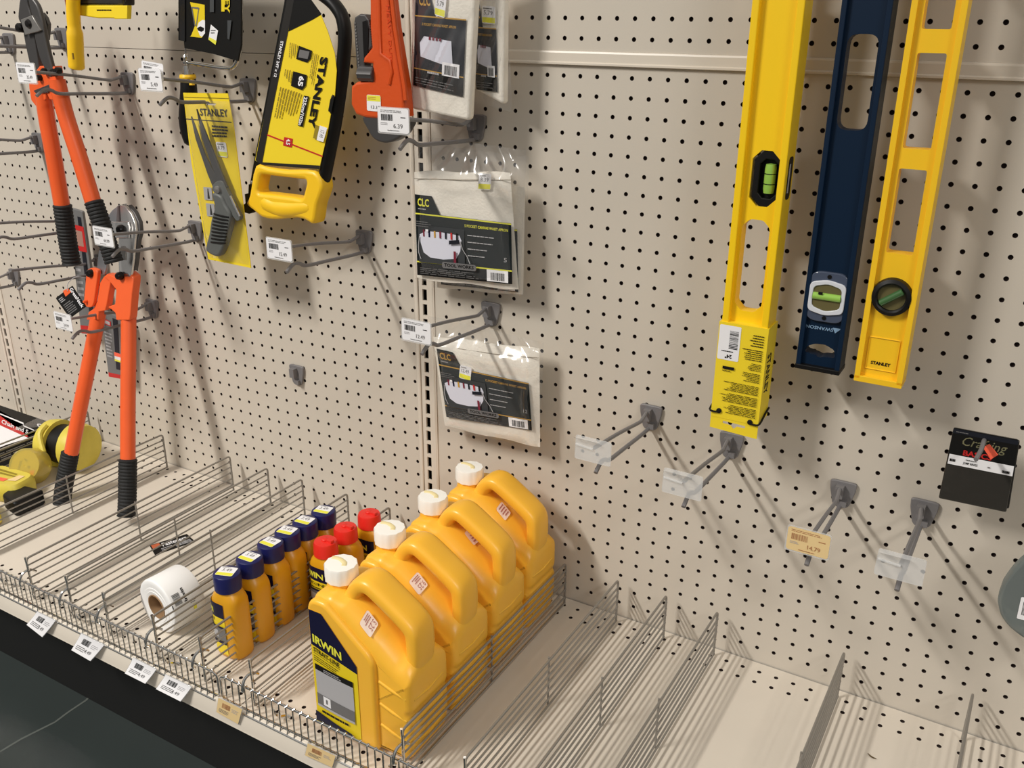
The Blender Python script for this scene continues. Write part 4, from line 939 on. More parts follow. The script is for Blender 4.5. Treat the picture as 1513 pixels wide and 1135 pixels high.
b = MB(); platepx(b, [(318, 285), (330, 288), (336, 300), (345, 318), (340, 345), (333, 368), (326, 378), (314, 374), (308, 366), (313, 345), (316, 325), (321, 305)], YS1 - .009, YS1 + .006, M['greyplast'], bevel=.004)
for i in range(9): b.tube([at(316 - .6 * i + (i > 5) * .5, 316 + 5.2 * i, YS1 - .0095), at(327 - .4 * i, 319 + 5.0 * i, YS1 - .0105), at(338 - .6 * i, 321 + 4.8 * i, YS1 - .0088)], .0014, M['black'], 5)
b.build('handle', t)
# clear shell over the card
def sheet(mb, P, m, bump=.0015, nx=14, nz=14, seed=3, edge=0.0, depth=0.01):
    """crinkled film between four corners TL, TR, BR, BL, standing proud of them in the middle"""
    rnd = random.Random(seed); TL, TR, BR, BL = map(Vector, P); vs = []
    ph = [(rnd.uniform(8, 30), rnd.uniform(8, 30), rnd.uniform(0, 6), rnd.uniform(.3, 1)) for _ in range(6)]
    for j in range(nz + 1):
        for i in range(nx + 1):
            u, v_ = i / nx, j / nz; q = (TL * (1 - u) + TR * u) * (1 - v_) + (BL * (1 - u) + BR * u) * v_
            e = min(u, 1 - u, v_, 1 - v_) * 6; e = min(1, e)
            k_ = sum(a * math.sin(f1 * u + f2 * v_ + p0) for f1, f2, p0, a in ph) / 3 + rnd.uniform(-.1, .1)
            q.y -= depth * e + bump * k_ * e; vs.append(q)
    mb.add(vs, [(j * (nx + 1) + i, j * (nx + 1) + i + 1, (j + 1) * (nx + 1) + i + 1, (j + 1) * (nx + 1) + i) for j in range(nz) for i in range(nx)], m)
b = MB(); sheet(b, [at(*q, YS - .001) for q in ((272, 147), (341, 150), (369, 392), (310, 380))], M['clear'], .0006, 10, 26, 5, depth=.018); b.build('clear_shell', t)

# ================================================================ STANLEY HACKSAW
YK = -.075; zh_ = lambda pts: zm(pts, 360, 0, .2906)
t = thing('hacksaw', at(425, 325, YK), 'yellow and black hacksaw with a yellow printed card sleeve hanging by its frame', 'hacksaw')
b = MB(); back = smooth([at(*q, YK) for q in zh_([(290, -90), (370, -45), (430, -5), (475, 40), (505, 100), (515, 200), (500, 380), (470, 600), (440, 760), (408, 920)])], 4, False)
b.tube(back, .0115, M['black'], 14, up=(0, 1, 0), flat=.8); b.tube([at(*q, YK) for q in zh_([(300, -90), (255, -60), (240, -10), (236, 30)])], .009, M['black'], 12); b.build('frame', t)
b = MB(); b.plate([xz(zh_([(222, -20), (258, -10), (250, 60), (232, 160), (92, 840), (68, 945), (40, 940), (62, 815)]), YK)], YK - .0045, YK + .0045, M['ink'], .001)
platepx(b, zh_([(38, 935), (68, 940), (60, 1000), (62, 1075), (40, 1085), (8, 1075), (10, 1040), (22, 1030), (18, 985), (36, 980)]), YK - .006, YK + .006, M['black'], False)
b.lathe([(.003, -.001), (.003, .006), (.0001, .007)], at(*zh_([(53, 925)])[0], YK - .003), M['greysteel'], 10, R=Ry); b.build('blade_guard', t, smooth=False)
b = MB(); b.plate([xz(zh_([(222, -20), (330, -40), (345, 0), (395, 75), (430, 160), (465, 270), (475, 360), (465, 490), (455, 480), (447, 490), (432, 560), (445, 580), (425, 690), (385, 862), (95, 835), (60, 815), (222, 30)]), YK - .012)], YK - .0130, YK - .0122, M['card'], 0); b.build('card_sleeve', t, smooth=False)
p = Print(pxf(YK - .0134)); g = lambda pts: [(a, -b_) for a, b_ in zh_(pts)]
p.poly(g([(222, -20), (330, -40), (345, 0), (397, 72), (350, 100), (228, 160), (232, 130), (255, 0)]), M['ink'])
p.poly(g([(222, -20), (258, -15), (232, 130), (120, 685), (92, 838), (60, 815), (212, 40)]), mat('dark_brown_grey_print', (34, 31, 28), .45))
p.poly(g([(120, 682), (402, 792), (401, 799), (118, 689)]), M['red']); p.poly(g([(206, 697), (249, 705), (244, 750), (200, 740)]), M['red'])
p.poly(g([(92, 825), (388, 842), (385, 860), (95, 838)]), mat('dark_brown_grey_print', (34, 31, 28), .45)); p.poly(g([(455, 484), (462, 484), (445, 575), (430, 565), (440, 505)]), M['ink'])
def ptext(txt, pts, m, bold=0., rot=3): q = Print(pquad(zh_(pts), YK - .0134), p.mb); q.text(txt, 0, 0, 1, 1, m, rot=rot, bold=bold)
ptext('STANLEY', [(392, 288), (432, 290), (362, 655), (326, 645)], M['ink'], .045)
p.poly(g([(280, 232), (348, 258), (340, 300), (322, 318), (267, 300)]), M['ink']); p.poly(g([(285, 252), (335, 262), (325, 300), (278, 292)]), M['greyink'])
p.poly(g([(252, 362), (322, 382), (315, 435), (296, 458), (240, 436)]), M['ink']); ptext('65', [(285, 385), (312, 388), (303, 440), (277, 436)], M['white'], .04)
p.poly(g([(306, 486), (333, 490), (300, 645), (275, 638)]), M['ink']); ptext('225cm/102in', [(310, 490), (329, 494), (297, 640), (281, 634)], M['white'], .03)
ptext('STANLEY 24T x 12', [(192, 208), (207, 210), (170, 395), (157, 390)], M['white'], .03); ptext('4.5', [(222, 705), (243, 708), (239, 738), (219, 734)], M['white'], .03)
for k_, q_ in enumerate([[(355, 270), (382, 275), (350, 450), (330, 445)], [(238, 215), (275, 225), (268, 300), (232, 295)], [(213, 350), (248, 358), (240, 430), (205, 400)], [(188, 440), (298, 475), (262, 600), (155, 610)]]): q = Print(pquad(zh_(q_), YK - .0134), p.mb); q.lines(0, 0, 1, 1, [3, 4, 3, 8][k_], mat('olive_print', (150, 130, 30), .5), k_, across=False, fill=.5)
q = Print(pquad(zh_([(372, 630), (430, 650), (410, 722), (358, 705)]), YK - .0134), p.mb); q.rect(.35, 0, 1, 1, M['white']); q.rect(.0, .05, .35, .95, mat('olive_print', (150, 130, 30), .5)); q.text('17.49', .5, .25, .85, .75, M['greyink'], rot=3)
p.mb.build('sleeve_printing', t, smooth=False)
b = MB(); P = [(q_.x, q_.y) for q_ in smooth(xz(zh_([(92, 838), (160, 845), (250, 858), (388, 862), (432, 932), (425, 985), (405, 1040), (388, 1130), (340, 1110), (280, 1100), (200, 1110), (130, 1100), (80, 1062), (46, 1030), (62, 985)]), YK), 3)]
hl = roundpoly(xz(zh_([(118, 882), (348, 908), (350, 930), (330, 1005), (280, 995), (200, 985), (110, 975), (104, 960)]), YK), -.006, 4)
b.plate([P, hl], YK - .016, YK + .014, M['yellow'], .006); b.tube(smooth([at(*q, YK - .006) for q in zh_([(110, 1025), (180, 1055), (260, 1060), (350, 1050)])], 4, False), [.012, .0145, .015, .015, .0155, .016, .016, .0155, .015, .0145, .014, .0135, .012][:13], M['yellow'], 14, flat=.9, up=(0, 0, 1)); b.build('handle', t, angle=50)

# ================================================================ PIPE WRENCH
YW = -.105; zw = lambda pts: zm(pts, 500, 0, .2644)
t = thing('pipe_wrench', at(575, 208, YW), 'orange pipe wrench with grey hook jaw hanging head down', 'pipe wrench')
b = MB(); platepx(b, zw([(198, -260), (300, -260), (312, 0), (330, 150), (360, 330), (385, 480), (392, 560), (400, 650), (300, 665), (180, 655), (125, 635), (98, 580), (100, 480), (130, 455), (215, 445), (218, 355), (165, 350), (170, 320), (215, 265), (205, 150), (204, 0)]), YW - .012, YW + .012, M['wrench'], False, .004)
b.tube([at(*q, YW - .012) for q in zw([(225, -200), (228, 0), (232, 150), (238, 300), (290, 340), (300, 400), (285, 470)])], .003, M['wrench'], 8); b.tube([at(*q, YW - .012) for q in zw([(290, -200), (302, 0), (318, 150), (345, 330), (370, 480), (378, 560)])], .0035, M['wrench'], 8); b.build('handle', t, angle=40)
q = Print(pquad(zw([(262, 10), (285, 10), (305, 390), (288, 390)]), YW - .0125)); q.text('HEAVY DUTY', 0.1, 0.05, .9, .95, mat('raised_orange', (214, 66, 16), .4), rot=3, bold=.01); q.mb.build('cast_lettering', t, smooth=False)
b = MB(); platepx(b, zw([(105, 130), (112, 95), (140, 78), (170, 82), (190, 110), (198, 180), (207, 260), (195, 280), (170, 310), (165, 380), (120, 380), (112, 250)]), YW - .008, YW + .008, M['darkmetal'], False, .002)
for i in range(11): a_ = zw([(190 + 1.6 * i, 130 + 13.5 * i)])[0]; b.box(at(*a_, YW), (.0035, .014, .0022), mat('rusty_teeth', (110, 60, 44), .5, metal=.4))
for i in range(14): a_ = zw([(108 + 1.6 * i, 130 + 18 * i)])[0]; b.box(at(*a_, YW - .003), (.002, .012, .0024), M['greysteel'])
platepx(b, zw([(135, 120), (160, 112), (170, 160), (165, 350), (145, 350), (138, 220)]), YW - .0092, YW - .0075, M['bolt'], False, .0005)
b.build('hook_jaw', t, smooth=False)
b = MB(); p0 = at(*zw([(165, 413)])[0], YW - .008); b.lathe([(.009, -.0135), (.0102, -.0125), (.0102, .0125), (.009, .0135), (.0001, .0135)], p0, M['darkmetal'], 24, axis='x', tooth=.08, tn=12); b.build('adjusting_nut', t)
b = MB(); platepx(b, zw([(168, 640), (400, 660), (395, 730), (350, 775), (290, 795), (230, 780), (190, 730)]), YW - .010, YW + .010, M['darkmetal'], True, .003); b.build('heel_jaw', t)
q = Print(pquad(zw([(158, 528), (236, 534), (238, 625), (160, 618)]), YW - .0126)); q.poly(rrect(0, 0, 1, 1, .1), M['white']); q.rect(.02, .62, .98, .97, M['lemon']); q.text('13.17', .3, .15, .95, .35, M['ink']); q.lines(.1, .7, .7, .9, 2, M['gold'], 3); q.mb.build('price_sticker', t, smooth=False)

# ================================================================ CANVAS APRON BAGS
def apron(name, bagpx, clothpx, labelpx, y, lab, kind, dark=False, thick=.012, seed=1, sticker_px=None, price='', hdr=None):
    t = thing('bagged_tool_apron', at((bagpx[2][0] + bagpx[3][0]) / 2, bagpx[3][1], y), lab, 'tool apron', 'bagged canvas tool aprons')
    rnd = random.Random(seed)
    # folded canvas: a soft slab
    nx, nz = 14, 14; TL, TR, BR, BL = [at(*q, y) for q in clothpx]; vs = []; fs = []
    for sd in (0, 1):
        for j in range(nz + 1):
            for i in range(nx + 1):
                u, v_ = i / nx, j / nz; q = (TL * (1 - u) + TR * u) * (1 - v_) + (BL * (1 - u) + BR * u) * v_
                e = min(1, min(u, 1 - u) * 7, min(v_, 1 - v_) * 7 + .15); e = e ** .5
                q.y += (1 if sd else -1) * thick / 2 * e + (0 if sd else .0012 * math.sin(9 * u + 5 * v_ + seed) * e)
                q.z += .0012 * math.sin(11 * u + seed) * (v_ - .5) * 2; vs.append(q)
    N = (nx + 1) * (nz + 1)
    for sd in (0, 1):
        for j in range(nz):
            for i in range(nx):
                a = sd * N + j * (nx + 1) + i; f_ = (a, a + 1, a + nx + 2, a + nx + 1); fs.append(f_ if not sd else f_[::-1])
    rim = [i for i in range(nx + 1)] + [j * (nx + 1) + nx for j in range(1, nz + 1)] + [nz * (nx + 1) + i for i in range(nx - 1, -1, -1)] + [j * (nx + 1) for j in range(nz - 1, 0, -1)]
    for a, c in zip(rim, rim[1:] + rim[:1]): fs.append((a, a + N, c + N, c))
    b = MB(); b.add(vs, fs, M['canvas'])
    if hdr: b.tube([at(*q, y - thick / 2 + .0003) for q in hdr], .0006, mat('canvas_seam', (150, 140, 124), .8), 5)
    b.build('canvas', t)
    yl = y - thick / 2 - .0022; f0 = pquad(labelpx, yl)
    p = Print(f0, step=.0002); dk_ = M['darkgreen'] if not dark else M['charcoal']; hl = M['lemon'] if kind == 5 and not dark else M['gold']
    tabh = .22
    p.poly([(0, 0), (1, 0), (1, 1 - tabh), (.27, 1 - tabh), (.185, 1), (.0, 1)], dk_)
    p.rect(0, 1 - tabh - .02, 1, 1 - tabh - .003, hl); p.rect(0, .163, 1, .18, hl); p.rect(0, .0, 1, .16, M['ink'])
    p.text('CLC', .03, 1 - tabh * .62, .155, 1 - tabh * .18, hl, bold=.03); p.lines(.035, 1 - tabh * .82, .16, 1 - tabh * .7, 1, M['lgreyink'], 2)
    p.text('%s POCKET CANVAS WAIST APRON' % ('5' if kind == 5 else '12' if kind == 12 else '3'), .53, .67, .97, .705, hl, bold=.02)
    p.text('5' if kind == 5 else '12', .925, .28, .955 + (.012 if kind == 12 else 0), .335, M['lgreyink']); p.rect(.75, .015, .965, .165, M['white']); p.barcode(.79, .03, .93, .13, M['ink'], n=seed)
    for i in range(4): p.lines(.56, .56 - .085 * i, .86 - .04 * i, .585 - .085 * i, 1, M['lgreyink'], i, ragged=.1)
    p.rect(.035, .175, .53, .64, mat('dark_grey_photo', (58, 60, 62), .45))
    apn = [(.05, .52), (.12, .57), (.3, .575), (.48, .56), (.5, .5), (.485, .36), (.44, .26), (.3, .235), (.16, .245), (.09, .3), (.06, .42)]
    p.poly(apn, mat('apron_picture', (214, 214, 226), .5))
    cols_ = [M['maroon'], M['navy'], M['gold'], M['maroon'], M['charcoal'], M['red'], M['ink']]
    for i in range(7): uu = .09 + .06 * i; p.rect(uu, .50, uu + .018, .585, cols_[i])
    for sx0, sx1 in ((.052, .018), (.49, .545)):                  # tie strings and a dangling strap in the picture
        for a_, b_ in (((sx0, .5), (sx0 * .6 + sx1 * .4, .40)), ((sx0 * .6 + sx1 * .4, .40), (sx1 + .02, .30)), ((sx1 + .02, .30), (sx1 + .045, .22))): p.poly([a_, (a_[0] + .007, a_[1]), (b_[0] + .007, b_[1]), b_], M['lgreyink'])
    p.rect(.425, .19, .45, .36, M['maroon']); p.rect(.13, .575, .16, .60, M['white']); p.poly([(.38, .44), (.49, .46), (.49, .51), (.38, .49)], M['charcoal'])
    p.poly(rrect(.30, .135, .66, .215, .02, 1.5), M['greyink']); p.text('TOOL WORKS', .325, .155, .635, .2, M['ink'], bold=.03)
    p.lines(.06, .03, .7, .12, 4, M['greyink'], 8, fill=.3); p.lines(.035, .62, .2, .70, 3, M['greyink'], 5, fill=.3)
    p.mb.build('printed_insert', t, smooth=False)
    if sticker_px: q = Print(pquad(sticker_px, yl - .002)); sticker(q, price, 2); q.mb.build('price_sticker', t, smooth=False)
    b = MB(); nz = 44; nx = 48; TL, TR, BR, BL = [at(*q, y) for q in bagpx]; vs = []
    ph = [(rnd.uniform(6, 26), rnd.uniform(2, 10), rnd.uniform(0, 6), rnd.uniform(.3, 1)) for _ in range(7)]
    for j in range(nz + 1):
        for i in range(nx + 1):
            u, v_ = i / nx, j / nz; q = (TL * (1 - u) + TR * u) * (1 - v_) + (BL * (1 - u) + BR * u) * v_
            e = min(1, min(u, 1 - u) * 8, (1 - v_) * 10); top = max(0, 1 - v_ / .3)
            fan = (u - .5) / (1.35 - top * .75)                     # folds gather towards the hook hole
            wv = sum(a * math.sin(f1 * 1.6 * fan + f2 * v_ + p0) for f1, f2, p0, a in ph) / 4
            bulge = (thick / 2 + .004) * min(1, v_ / .26) + .016 * math.exp(-((v_ - .21) / .085) ** 2) * (.55 + .6 * math.sin(7 * u + seed) ** 2)
            if name == 'mid_back': bulge *= .45
            fold = .0045 * math.exp(-((u - .90 - .03 * math.sin(9 * v_)) / .018) ** 2) + .003 * math.exp(-((u - .5 - .05 * math.sin(5 * v_)) / .012) ** 2) * max(0, 1 - v_ * 1.6)
            q.y -= bulge * e + fold + wv * (.0014 + .0085 * top) * min(1, .2 + e) * (.35 if name == 'mid_back' else 1) + rnd.uniform(-.0003, .0003)
            q.z += .003 * wv * top; vs.append(q)
    b.add(vs, [(j * (nx + 1) + i, j * (nx + 1) + i + 1, (j + 1) * (nx + 1) + i + 1, (j + 1) * (nx + 1) + i) for j in range(nz) for i in range(nx)], M['clear'])
    b.build('clear_bag', t, angle=180)
    return t
apron('mid_back', [(628, 212), (782, 232), (776, 438), (640, 425)], [(640, 262), (776, 276), (773, 436), (646, 424)], [(650, 300), (764, 312), (766, 432), (652, 420)], -.026, 'second bagged canvas apron peeking out behind the middle bag', 5, seed=4)
apron('mid', [(606, 198), (778, 222), (768, 436), (613, 413)], [(612, 253), (754, 255), (766, 428), (616, 411)], [(613, 287), (755, 304), (757, 420), (617, 406)], -.047, 'bagged canvas apron with lemon lettered black insert on the middle hook, frontmost', 5, seed=2, sticker_px=[(708, 256), (726, 257), (725, 281), (706, 280)], price='8.39', hdr=[(612, 264), (680, 266), (755, 266)])
apron('low', [(632, 466), (804, 506), (797, 662), (650, 634)], [(640, 497), (797, 516), (798, 660), (657, 629)], [(645, 515), (780, 546), (786, 636), (660, 616)], -.034, 'bagged canvas apron with gold lettered black insert on the lowest hook', 12, seed=7, sticker_px=[(680, 539), (697, 543), (695, 564), (678, 558)], price='12.49', hdr=[(676, 515), (730, 523), (796, 529)])
# the two at the top hang turned, printed side rotated
def apron_up(cl, lb, y, lab, seed, stk, bag, orient=None):
    t = thing('bagged_tool_apron', at(cl[3][0], cl[3][1], y), lab, 'tool apron', 'bagged canvas tool aprons')
    b = MB(); th = .014; P = roundpoly(xz(cl, y), -.006, 3); b.plate([P], y - th / 2, y + th / 2, M['canvas'], .004); b.build('canvas', t, angle=60)
    yl = y - th / 2 - .0015; p = Print(pquad(lb, yl), step=.0002)
    p.poly([(0, 0), (1, 0), (1, .82), (.4, .82), (.27, 1.12), (0, 1.12)], M['charcoal']); p.rect(0, .815, 1, .83, M['gold']); p.rect(0, .205, 1, .217, M['gold']); p.rect(0, 0, 1, .2, M['ink'])
    p.text('CLC', .08, .94, .3, 1.07, M['gold'], bold=.02); p.text('3 POCKET CANVAS WAIST APRON', .15, .72, .82, .75, M['gold'], bold=.02)
    p.poly([(.14, .36), (.12, .52), (.2, .6), (.74, .58), (.78, .34), (.6, .31), (.4, .33)], mat('apron_picture', (214, 214, 226), .5)); p.rect(.58, .19, .92, .34, M['white']); p.barcode(.63, .205, .87, .31, M['ink'], n=seed)
    for k_ in range(4): p.rect(.3 + .07 * k_, .565, .34 + .07 * k_, .6, M['maroon'])
    p.lines(.06, .03, .9, .12, 3, M['greyink'], 8, fill=.3); p.lines(.3, .17, .55, .22, 1, M['lgreyink'], 3); p.mb.build('printed_insert', t, smooth=False)
    if stk: q = Print(pquad(stk, yl - .002)); sticker(q, '5.79', 3); q.mb.build('price_sticker', t, smooth=False)
    b = MB(); sheet(b, [at(*q, y - th / 2) for q in bag], M['clear'], .0045, 30, 40, seed, depth=.005); b.build('clear_bag', t, angle=180)
apron_up([(700, -40), (750, -60), (748, 155), (702, 130)], [(700, 20), (733, 22), (735, 136), (704, 132)], -.050, 'bagged canvas apron at the top, half hidden behind the front one', 5, [(712, 8), (732, 10), (732, 36), (712, 34)], [(700, -60), (748, -60), (757, 166), (700, 150)])
apron_up([(612, -60), (709, -60), (697, 178), (611, 160)], [(614, 0), (690, 4), (684, 143), (611, 126)], -.082, 'bagged canvas apron at the very top, the front one of the pair beside the wrench', 6, [(644, -8), (660, -4), (657, 27), (642, 22)], [(609, -60), (716, -60), (694, 188), (610, 160)])

# ================================================================ BLACK PACKS ON THE RIGHT
YB = -.055
t = thing('craft_ring_pack', at(1440, 752, YB), 'black bagged jewellery ring pack with white strip and orange sticker on the right board', 'package')
b = MB()
for k_, (pts, d0) in enumerate([([(1409, 632), (1505, 650), (1487, 756), (1387, 735)], 0), ([(1411, 634), (1507, 651), (1491, 751), (1389, 732)], .007)]):
    b.plate([roundpoly(xz(pts, YB + d0), -.002, 2)], YB + d0 - .003, YB + d0 + .003, M['darkbag'], .0012)
b.build('black_bag', t)
p = Print(pquad([(1409.5, 632), (1505, 650), (1487, 756), (1387, 735)], YB - .0034), step=.0002)
p.rect(.0, .63, 1, 1, M['ink']); p.rect(0, .93, 1, .99, M['charcoal']); p.rect(.02, .5, 1, .64, M['white']); ps = Print(lambda u, v, h: p.fn(u + .35 * (v - .8), v, h), p.mb); ps.text('Crafting', .16, .75, .84, .91, mat('khaki_print', (118, 114, 84), .5)); p.text('BASICS', .22, .655, .66, .73, M['red'], bold=.03)
p.text('JUMP RINGS', .25, .53, .47, .57, M['ink'], bold=.02); p.lines(.04, .54, .17, .59, 1, M['ink'], 2, fill=.7); p.lines(.62, .54, .68, .58, 1, M['greyink'], 2); p.lines(.84, .52, .96, .57, 1, M['ink'], 4, fill=.7); p.lines(.28, .595, .5, .615, 1, M['ink'], 5); p.lines(.05, .95, .32, .975, 1, M['greyink'], 6); p.mb.build('header_printing', t, smooth=False)
p = Print(pquad([(1452, 661), (1462, 656), (1475, 672), (1464, 679)], YB - .0044)); p.rect(0, 0, 1, 1, M['orangesticker']); p.mb.build('orange_sticker', t, smooth=False)
b = MB(); b.tube(smooth([(at(1455, 655, 0).x, -.004, at(1455, 655, 0).z)] + [at(1455, 652, YB + .01)] + [at(1454, 651, YB - .006), at(1450, 664, YB - .03), at(1442, 679, YB - .055)], 4, False), .0026, M['hook'], 8)
o = b.build('peg_hook_wire', None); tag(o, 'single grey peg wire poking out through the black ring pack', 'hook')
YR = -.075; t = thing('clear_shell_pack', at(1500, 935, YR), 'grey clear plastic shell pack cut off by the right edge of the photo', 'package')
b = MB(); P = xz([(1513, 822), (1498, 836), (1482, 858), (1474, 882), (1479, 905), (1492, 922), (1513, 938), (1600, 980), (1640, 820), (1560, 790)], YR); b.plate([roundpoly(P, -.006, 3)], YR - .010, YR + .010, M['tintfilm'], .004); b.build('shell', t, angle=50)
b = MB(); P = xz([(1513, 834), (1500, 846), (1488, 862), (1482, 882), (1486, 896), (1513, 905), (1600, 930), (1620, 840), (1560, 810)], YR); b.plate([roundpoly(P, -.006, 3)], YR - .005, YR + .006, mat('slate_grey_plastic', (98, 104, 102), .4), .002); b.build('contents', t, angle=50)
p = Print(pquad([(1509, 882), (1560, 890), (1556, 925), (1502, 914)], YR - .0104)); p.poly(rrect(0, 0, 1, 1, .05), M['white']); p.barcode(.1, .2, .6, .8, M['ink']); p.mb.build('price_label', t, smooth=False)

# ================================================================ LEFT SHELF GOODS
bt = thing('boxed_tool', (-1.31, -.23, DECK), 'red, white and black box lying flat on the shelf at the left edge', 'box')
bx = MB(); ztop = -.79; bx.bb(-1.47, -1.150, -.42, -.062, DECK + .0005, ztop, M['charcoal']); bx.build('carton', bt, smooth=False, bevel=.001)
fnb = lambda px, py: atz(px, py, ztop + .0004)
def qz(pts, z): return quad(*[atz(a, b_, z) for a, b_ in pts])
p = Print(lambda u, v, h: Vector((-1.47 + .32 * u, -.42 + .358 * v, ztop + .0004 + h)), step=.0002)
uv = lambda px, py: ((atz(px, py, ztop).x + 1.47) / .32, (atz(px, py, ztop).y + .42) / .358)
wp = lambda pts: [uv(*zm([q], 0, 590, .1498)[0]) for q in pts]
p.rect(0, 0, 1, .999, M['red']); p.poly([(.0, .82), uv(2, 612), uv(35, 627), uv(37, 630), uv(60, 640), (1, .80), (1, 1), (0, 1)], M['ink']); 
p.poly([(0, 0), (1, 0), (1, .66), uv(42, 648), uv(0, 629)], M['white']); p.poly([uv(0, 611.3), uv(35, 625.5), uv(35, 629), uv(62, 641), uv(62, 642), uv(35, 631), uv(34, 627.5), uv(0, 613)], M['white'])
q = Print(qz([(3, 620), (42, 636), (41, 642), (2, 626)], ztop + .0012), p.mb); q.text('Chain and S', 0, 0, 1, 1, M['white'], bold=.02)
q = Print(qz([(54, 625), (74, 632), (76, 637), (55, 631)], ztop + .0012), p.mb); q.text('CO', 0, 0, 1, 1, M['white'], bold=.03); p.mb.build('top_printing', bt, smooth=False)
p = Print(lambda u, v, h: Vector((-1.1497 + h, -.42 + .35 * u, DECK + .046 * v)), step=.0002); p.rect(0, .9, 1, 1, M['white']); p.lines(.3, .4, .95, .8, 4, M['lgreyink'], 4, fill=.3); p.mb.build('side_printing', bt, smooth=False)
cb = MB(); rr_ = random.Random(5)
P = [Vector((-1.20, -.045, ztop + .014)), Vector((-1.11, -.03, ztop + .03)), Vector((-1.10, -.06, ztop + .020)), Vector((-1.19, -.15, ztop + .010))]
sheet(cb, P, M['clear'], .006, 10, 10, 4, depth=.004); tag(cb.build('clear_wrapper', None, angle=180), 'crumpled clear plastic wrapper beside the red and black box', 'wrapper')
# yellow reel: two flanges and a dark core
def reel(px0, px1, z, r, wd, lab):
    c0 = atz(*px0, z); c1 = atz(*px1, z); return c0, c1
c0 = Vector((-1.062, -.125, DECK + .052)); c1 = Vector((-1.005, -.115, DECK + .052))
t = thing('cord_reel', (c0.x * .5 + c1.x * .5, -.125, DECK), 'big yellow reel with two round flanges and dark core behind the standing bolt cutter grip', 'reel')
axr = (c1 - c0).normalized(); up_ = Vector((0, 0, 1)); sd_ = axr.cross(up_).normalized()
def ringr(c, r, n=32): return [c + sd_ * r * math.cos(2 * PI * j / n) + up_ * r * math.sin(2 * PI * j / n) for j in range(n)]
for c_, s_ in ((c0, 1), (c1, -1)):
    b = MB(); b.rings([ringr(c_ - axr * s_ * .022, .036), ringr(c_ - axr * s_ * .018, .048), ringr(c_ - axr * s_ * .004, .051), ringr(c_ + axr * s_ * .010, .051), ringr(c_ + axr * s_ * .012, .030)], M['yell2']); b.build('flange', t, angle=50)
b = MB(); b.rings([ringr(c0, .042), ringr(c1, .042)], M['black']); b.build('core', t)
b = MB(); b.tube(smooth([c0 + Vector((.005, -.02, .05)), (c0 + c1) / 2 + Vector((-.02, -.045, .036)), (c0 + c1) / 2 + Vector((0, -.056, .005))], 4, False), .006, M['yell2'], 8); b.build('cord_end', t)
# round clear-yellow shell
cc = Vector((-1.035, -.213, DECK + .041)); t = thing('round_shell_pack', (cc.x, cc.y, DECK), 'round yellow tinted shell pack leaning in front of the big yellow reel', 'package')
nrm = Vector((.35, -.75, .45)).normalized(); s1_ = nrm.cross(Vector((0, 0, 1))).normalized(); s2_ = s1_.cross(nrm)
def rg(o, r, n=32): return [cc + nrm * o + s1_ * r * math.cos(2 * PI * j / n) + s2_ * r * math.sin(2 * PI * j / n) for j in range(n)]
b = MB(); b.rings([rg(-.02, .032), rg(-.018, .034), rg(.006, .033), rg(.010, .030)], M['yell2']); b.build('reel', t, angle=40)
b = MB(); b.rings([rg(-.022, .035), rg(-.022, .038), rg(.009, .036), rg(.014, .032), rg(.014, .001)], M['yfilm'], caps=False); b.build('shell', t, angle=40)
fr_ = lambda u, v, h: cc + nrm * (.0104 + h) + s1_ * (u - .5) * -.05 + s2_ * (v - .5) * .05
p = Print(fr_); ol = mat('olive_print', (150, 130, 30), .5)
for q_ in ([(.2, .3), (.28, .32), (.36, .7), (.26, .68)], [(.45, .8), (.6, .72), (.56, .66), (.44, .74)], [(.62, .5), (.72, .5), (.72, .4), (.62, .4)], [(.15, .25), (.3, .2), (.28, .14), (.16, .18)]): p.poly(q_, ol)
p.poly([(.75, .3), (.95, .35), (.92, .15), (.78, .1)], M['orangesticker']); p.mb.build('printing', t, smooth=False)
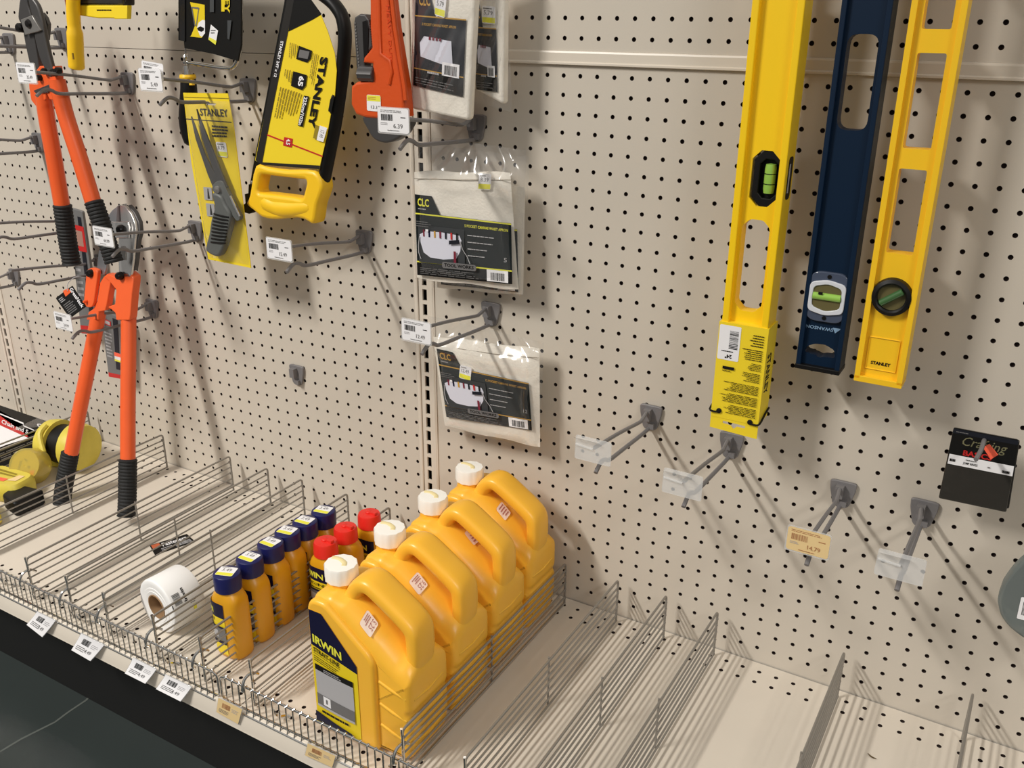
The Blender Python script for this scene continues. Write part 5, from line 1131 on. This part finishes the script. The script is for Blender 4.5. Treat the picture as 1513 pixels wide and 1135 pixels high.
t = thing('shell_pack', (-1.045, -.285, DECK), 'yellow shell pack with orange print lying in front of the round shell pack', 'package')
b = MB(); P4 = [(-1.1, -.235), (-.985, -.225), (-.972, -.285), (-1.085, -.32)]; zt_ = DECK + .04
for_ = lambda zz, k_: [Vector((x_ + (k_ * ((-1.035) - x_)), y_ + k_ * (-.266 - y_), zz)) for x_, y_ in [(q[0], q[1]) for q in roundpoly(P4, -.02, 4)]]
b.rings([for_(DECK + .001, .15), for_(DECK + .008, 0), for_(DECK + .03, 0), for_(zt_, .12)], M['yell2']); b.build('body', t, angle=50)
p = Print(quad(*[Vector((x_, y_, zt_ + .0006)) for x_, y_ in [(-1.085, -.243), (-.995, -.238), (-.988, -.278), (-1.075, -.302)]])); p.lines(.05, .55, .9, .9, 2, ol, 5, fill=.6); p.rect(.3, .12, .7, .36, M['orangesticker']); p.poly([(.72, .2), (.95, .3), (.95, .85), (.8, .8)], M['cream']); p.mb.build('printing', t, smooth=False)
t = thing('shell_pack', (-1.0, -.36, DECK), 'yellow and black shell pack at the left edge, nearest the shelf front', 'package')
b = MB(); P4 = [(-1.095, -.335), (-.985, -.318), (-.925, -.345), (-.94, -.37), (-1.095, -.41)]
f5 = lambda zz, k_: [Vector((x_ + k_ * (-1.02 - x_), y_ + k_ * (-.365 - y_), zz)) for x_, y_ in [(q[0], q[1]) for q in roundpoly(P4, -.012, 3)]]
b.rings([f5(DECK + .001, .1), f5(DECK + .005, 0), f5(DECK + .02, 0), f5(DECK + .026, .1)], M['yell2']); b.build('body', t, angle=50)
t2 = MB(); t2.rings([[Vector((x_, y_, DECK + .001 + zz)) for x_, y_ in roundpoly([(-1.0, -.262), (-.93, -.25), (-.93, -.315), (-.985, -.305)], -.008, 3)] for zz in (0, .03)], M['black']); tag(t2.build('black_pack', None, bevel=.003), 'small black pack lying between the yellow shell packs and the bolt cutter grip', 'package')

for o in list(bpy.data.objects):
    for k_ in ('_o', '_used'):
        if k_ in o: del o[k_]
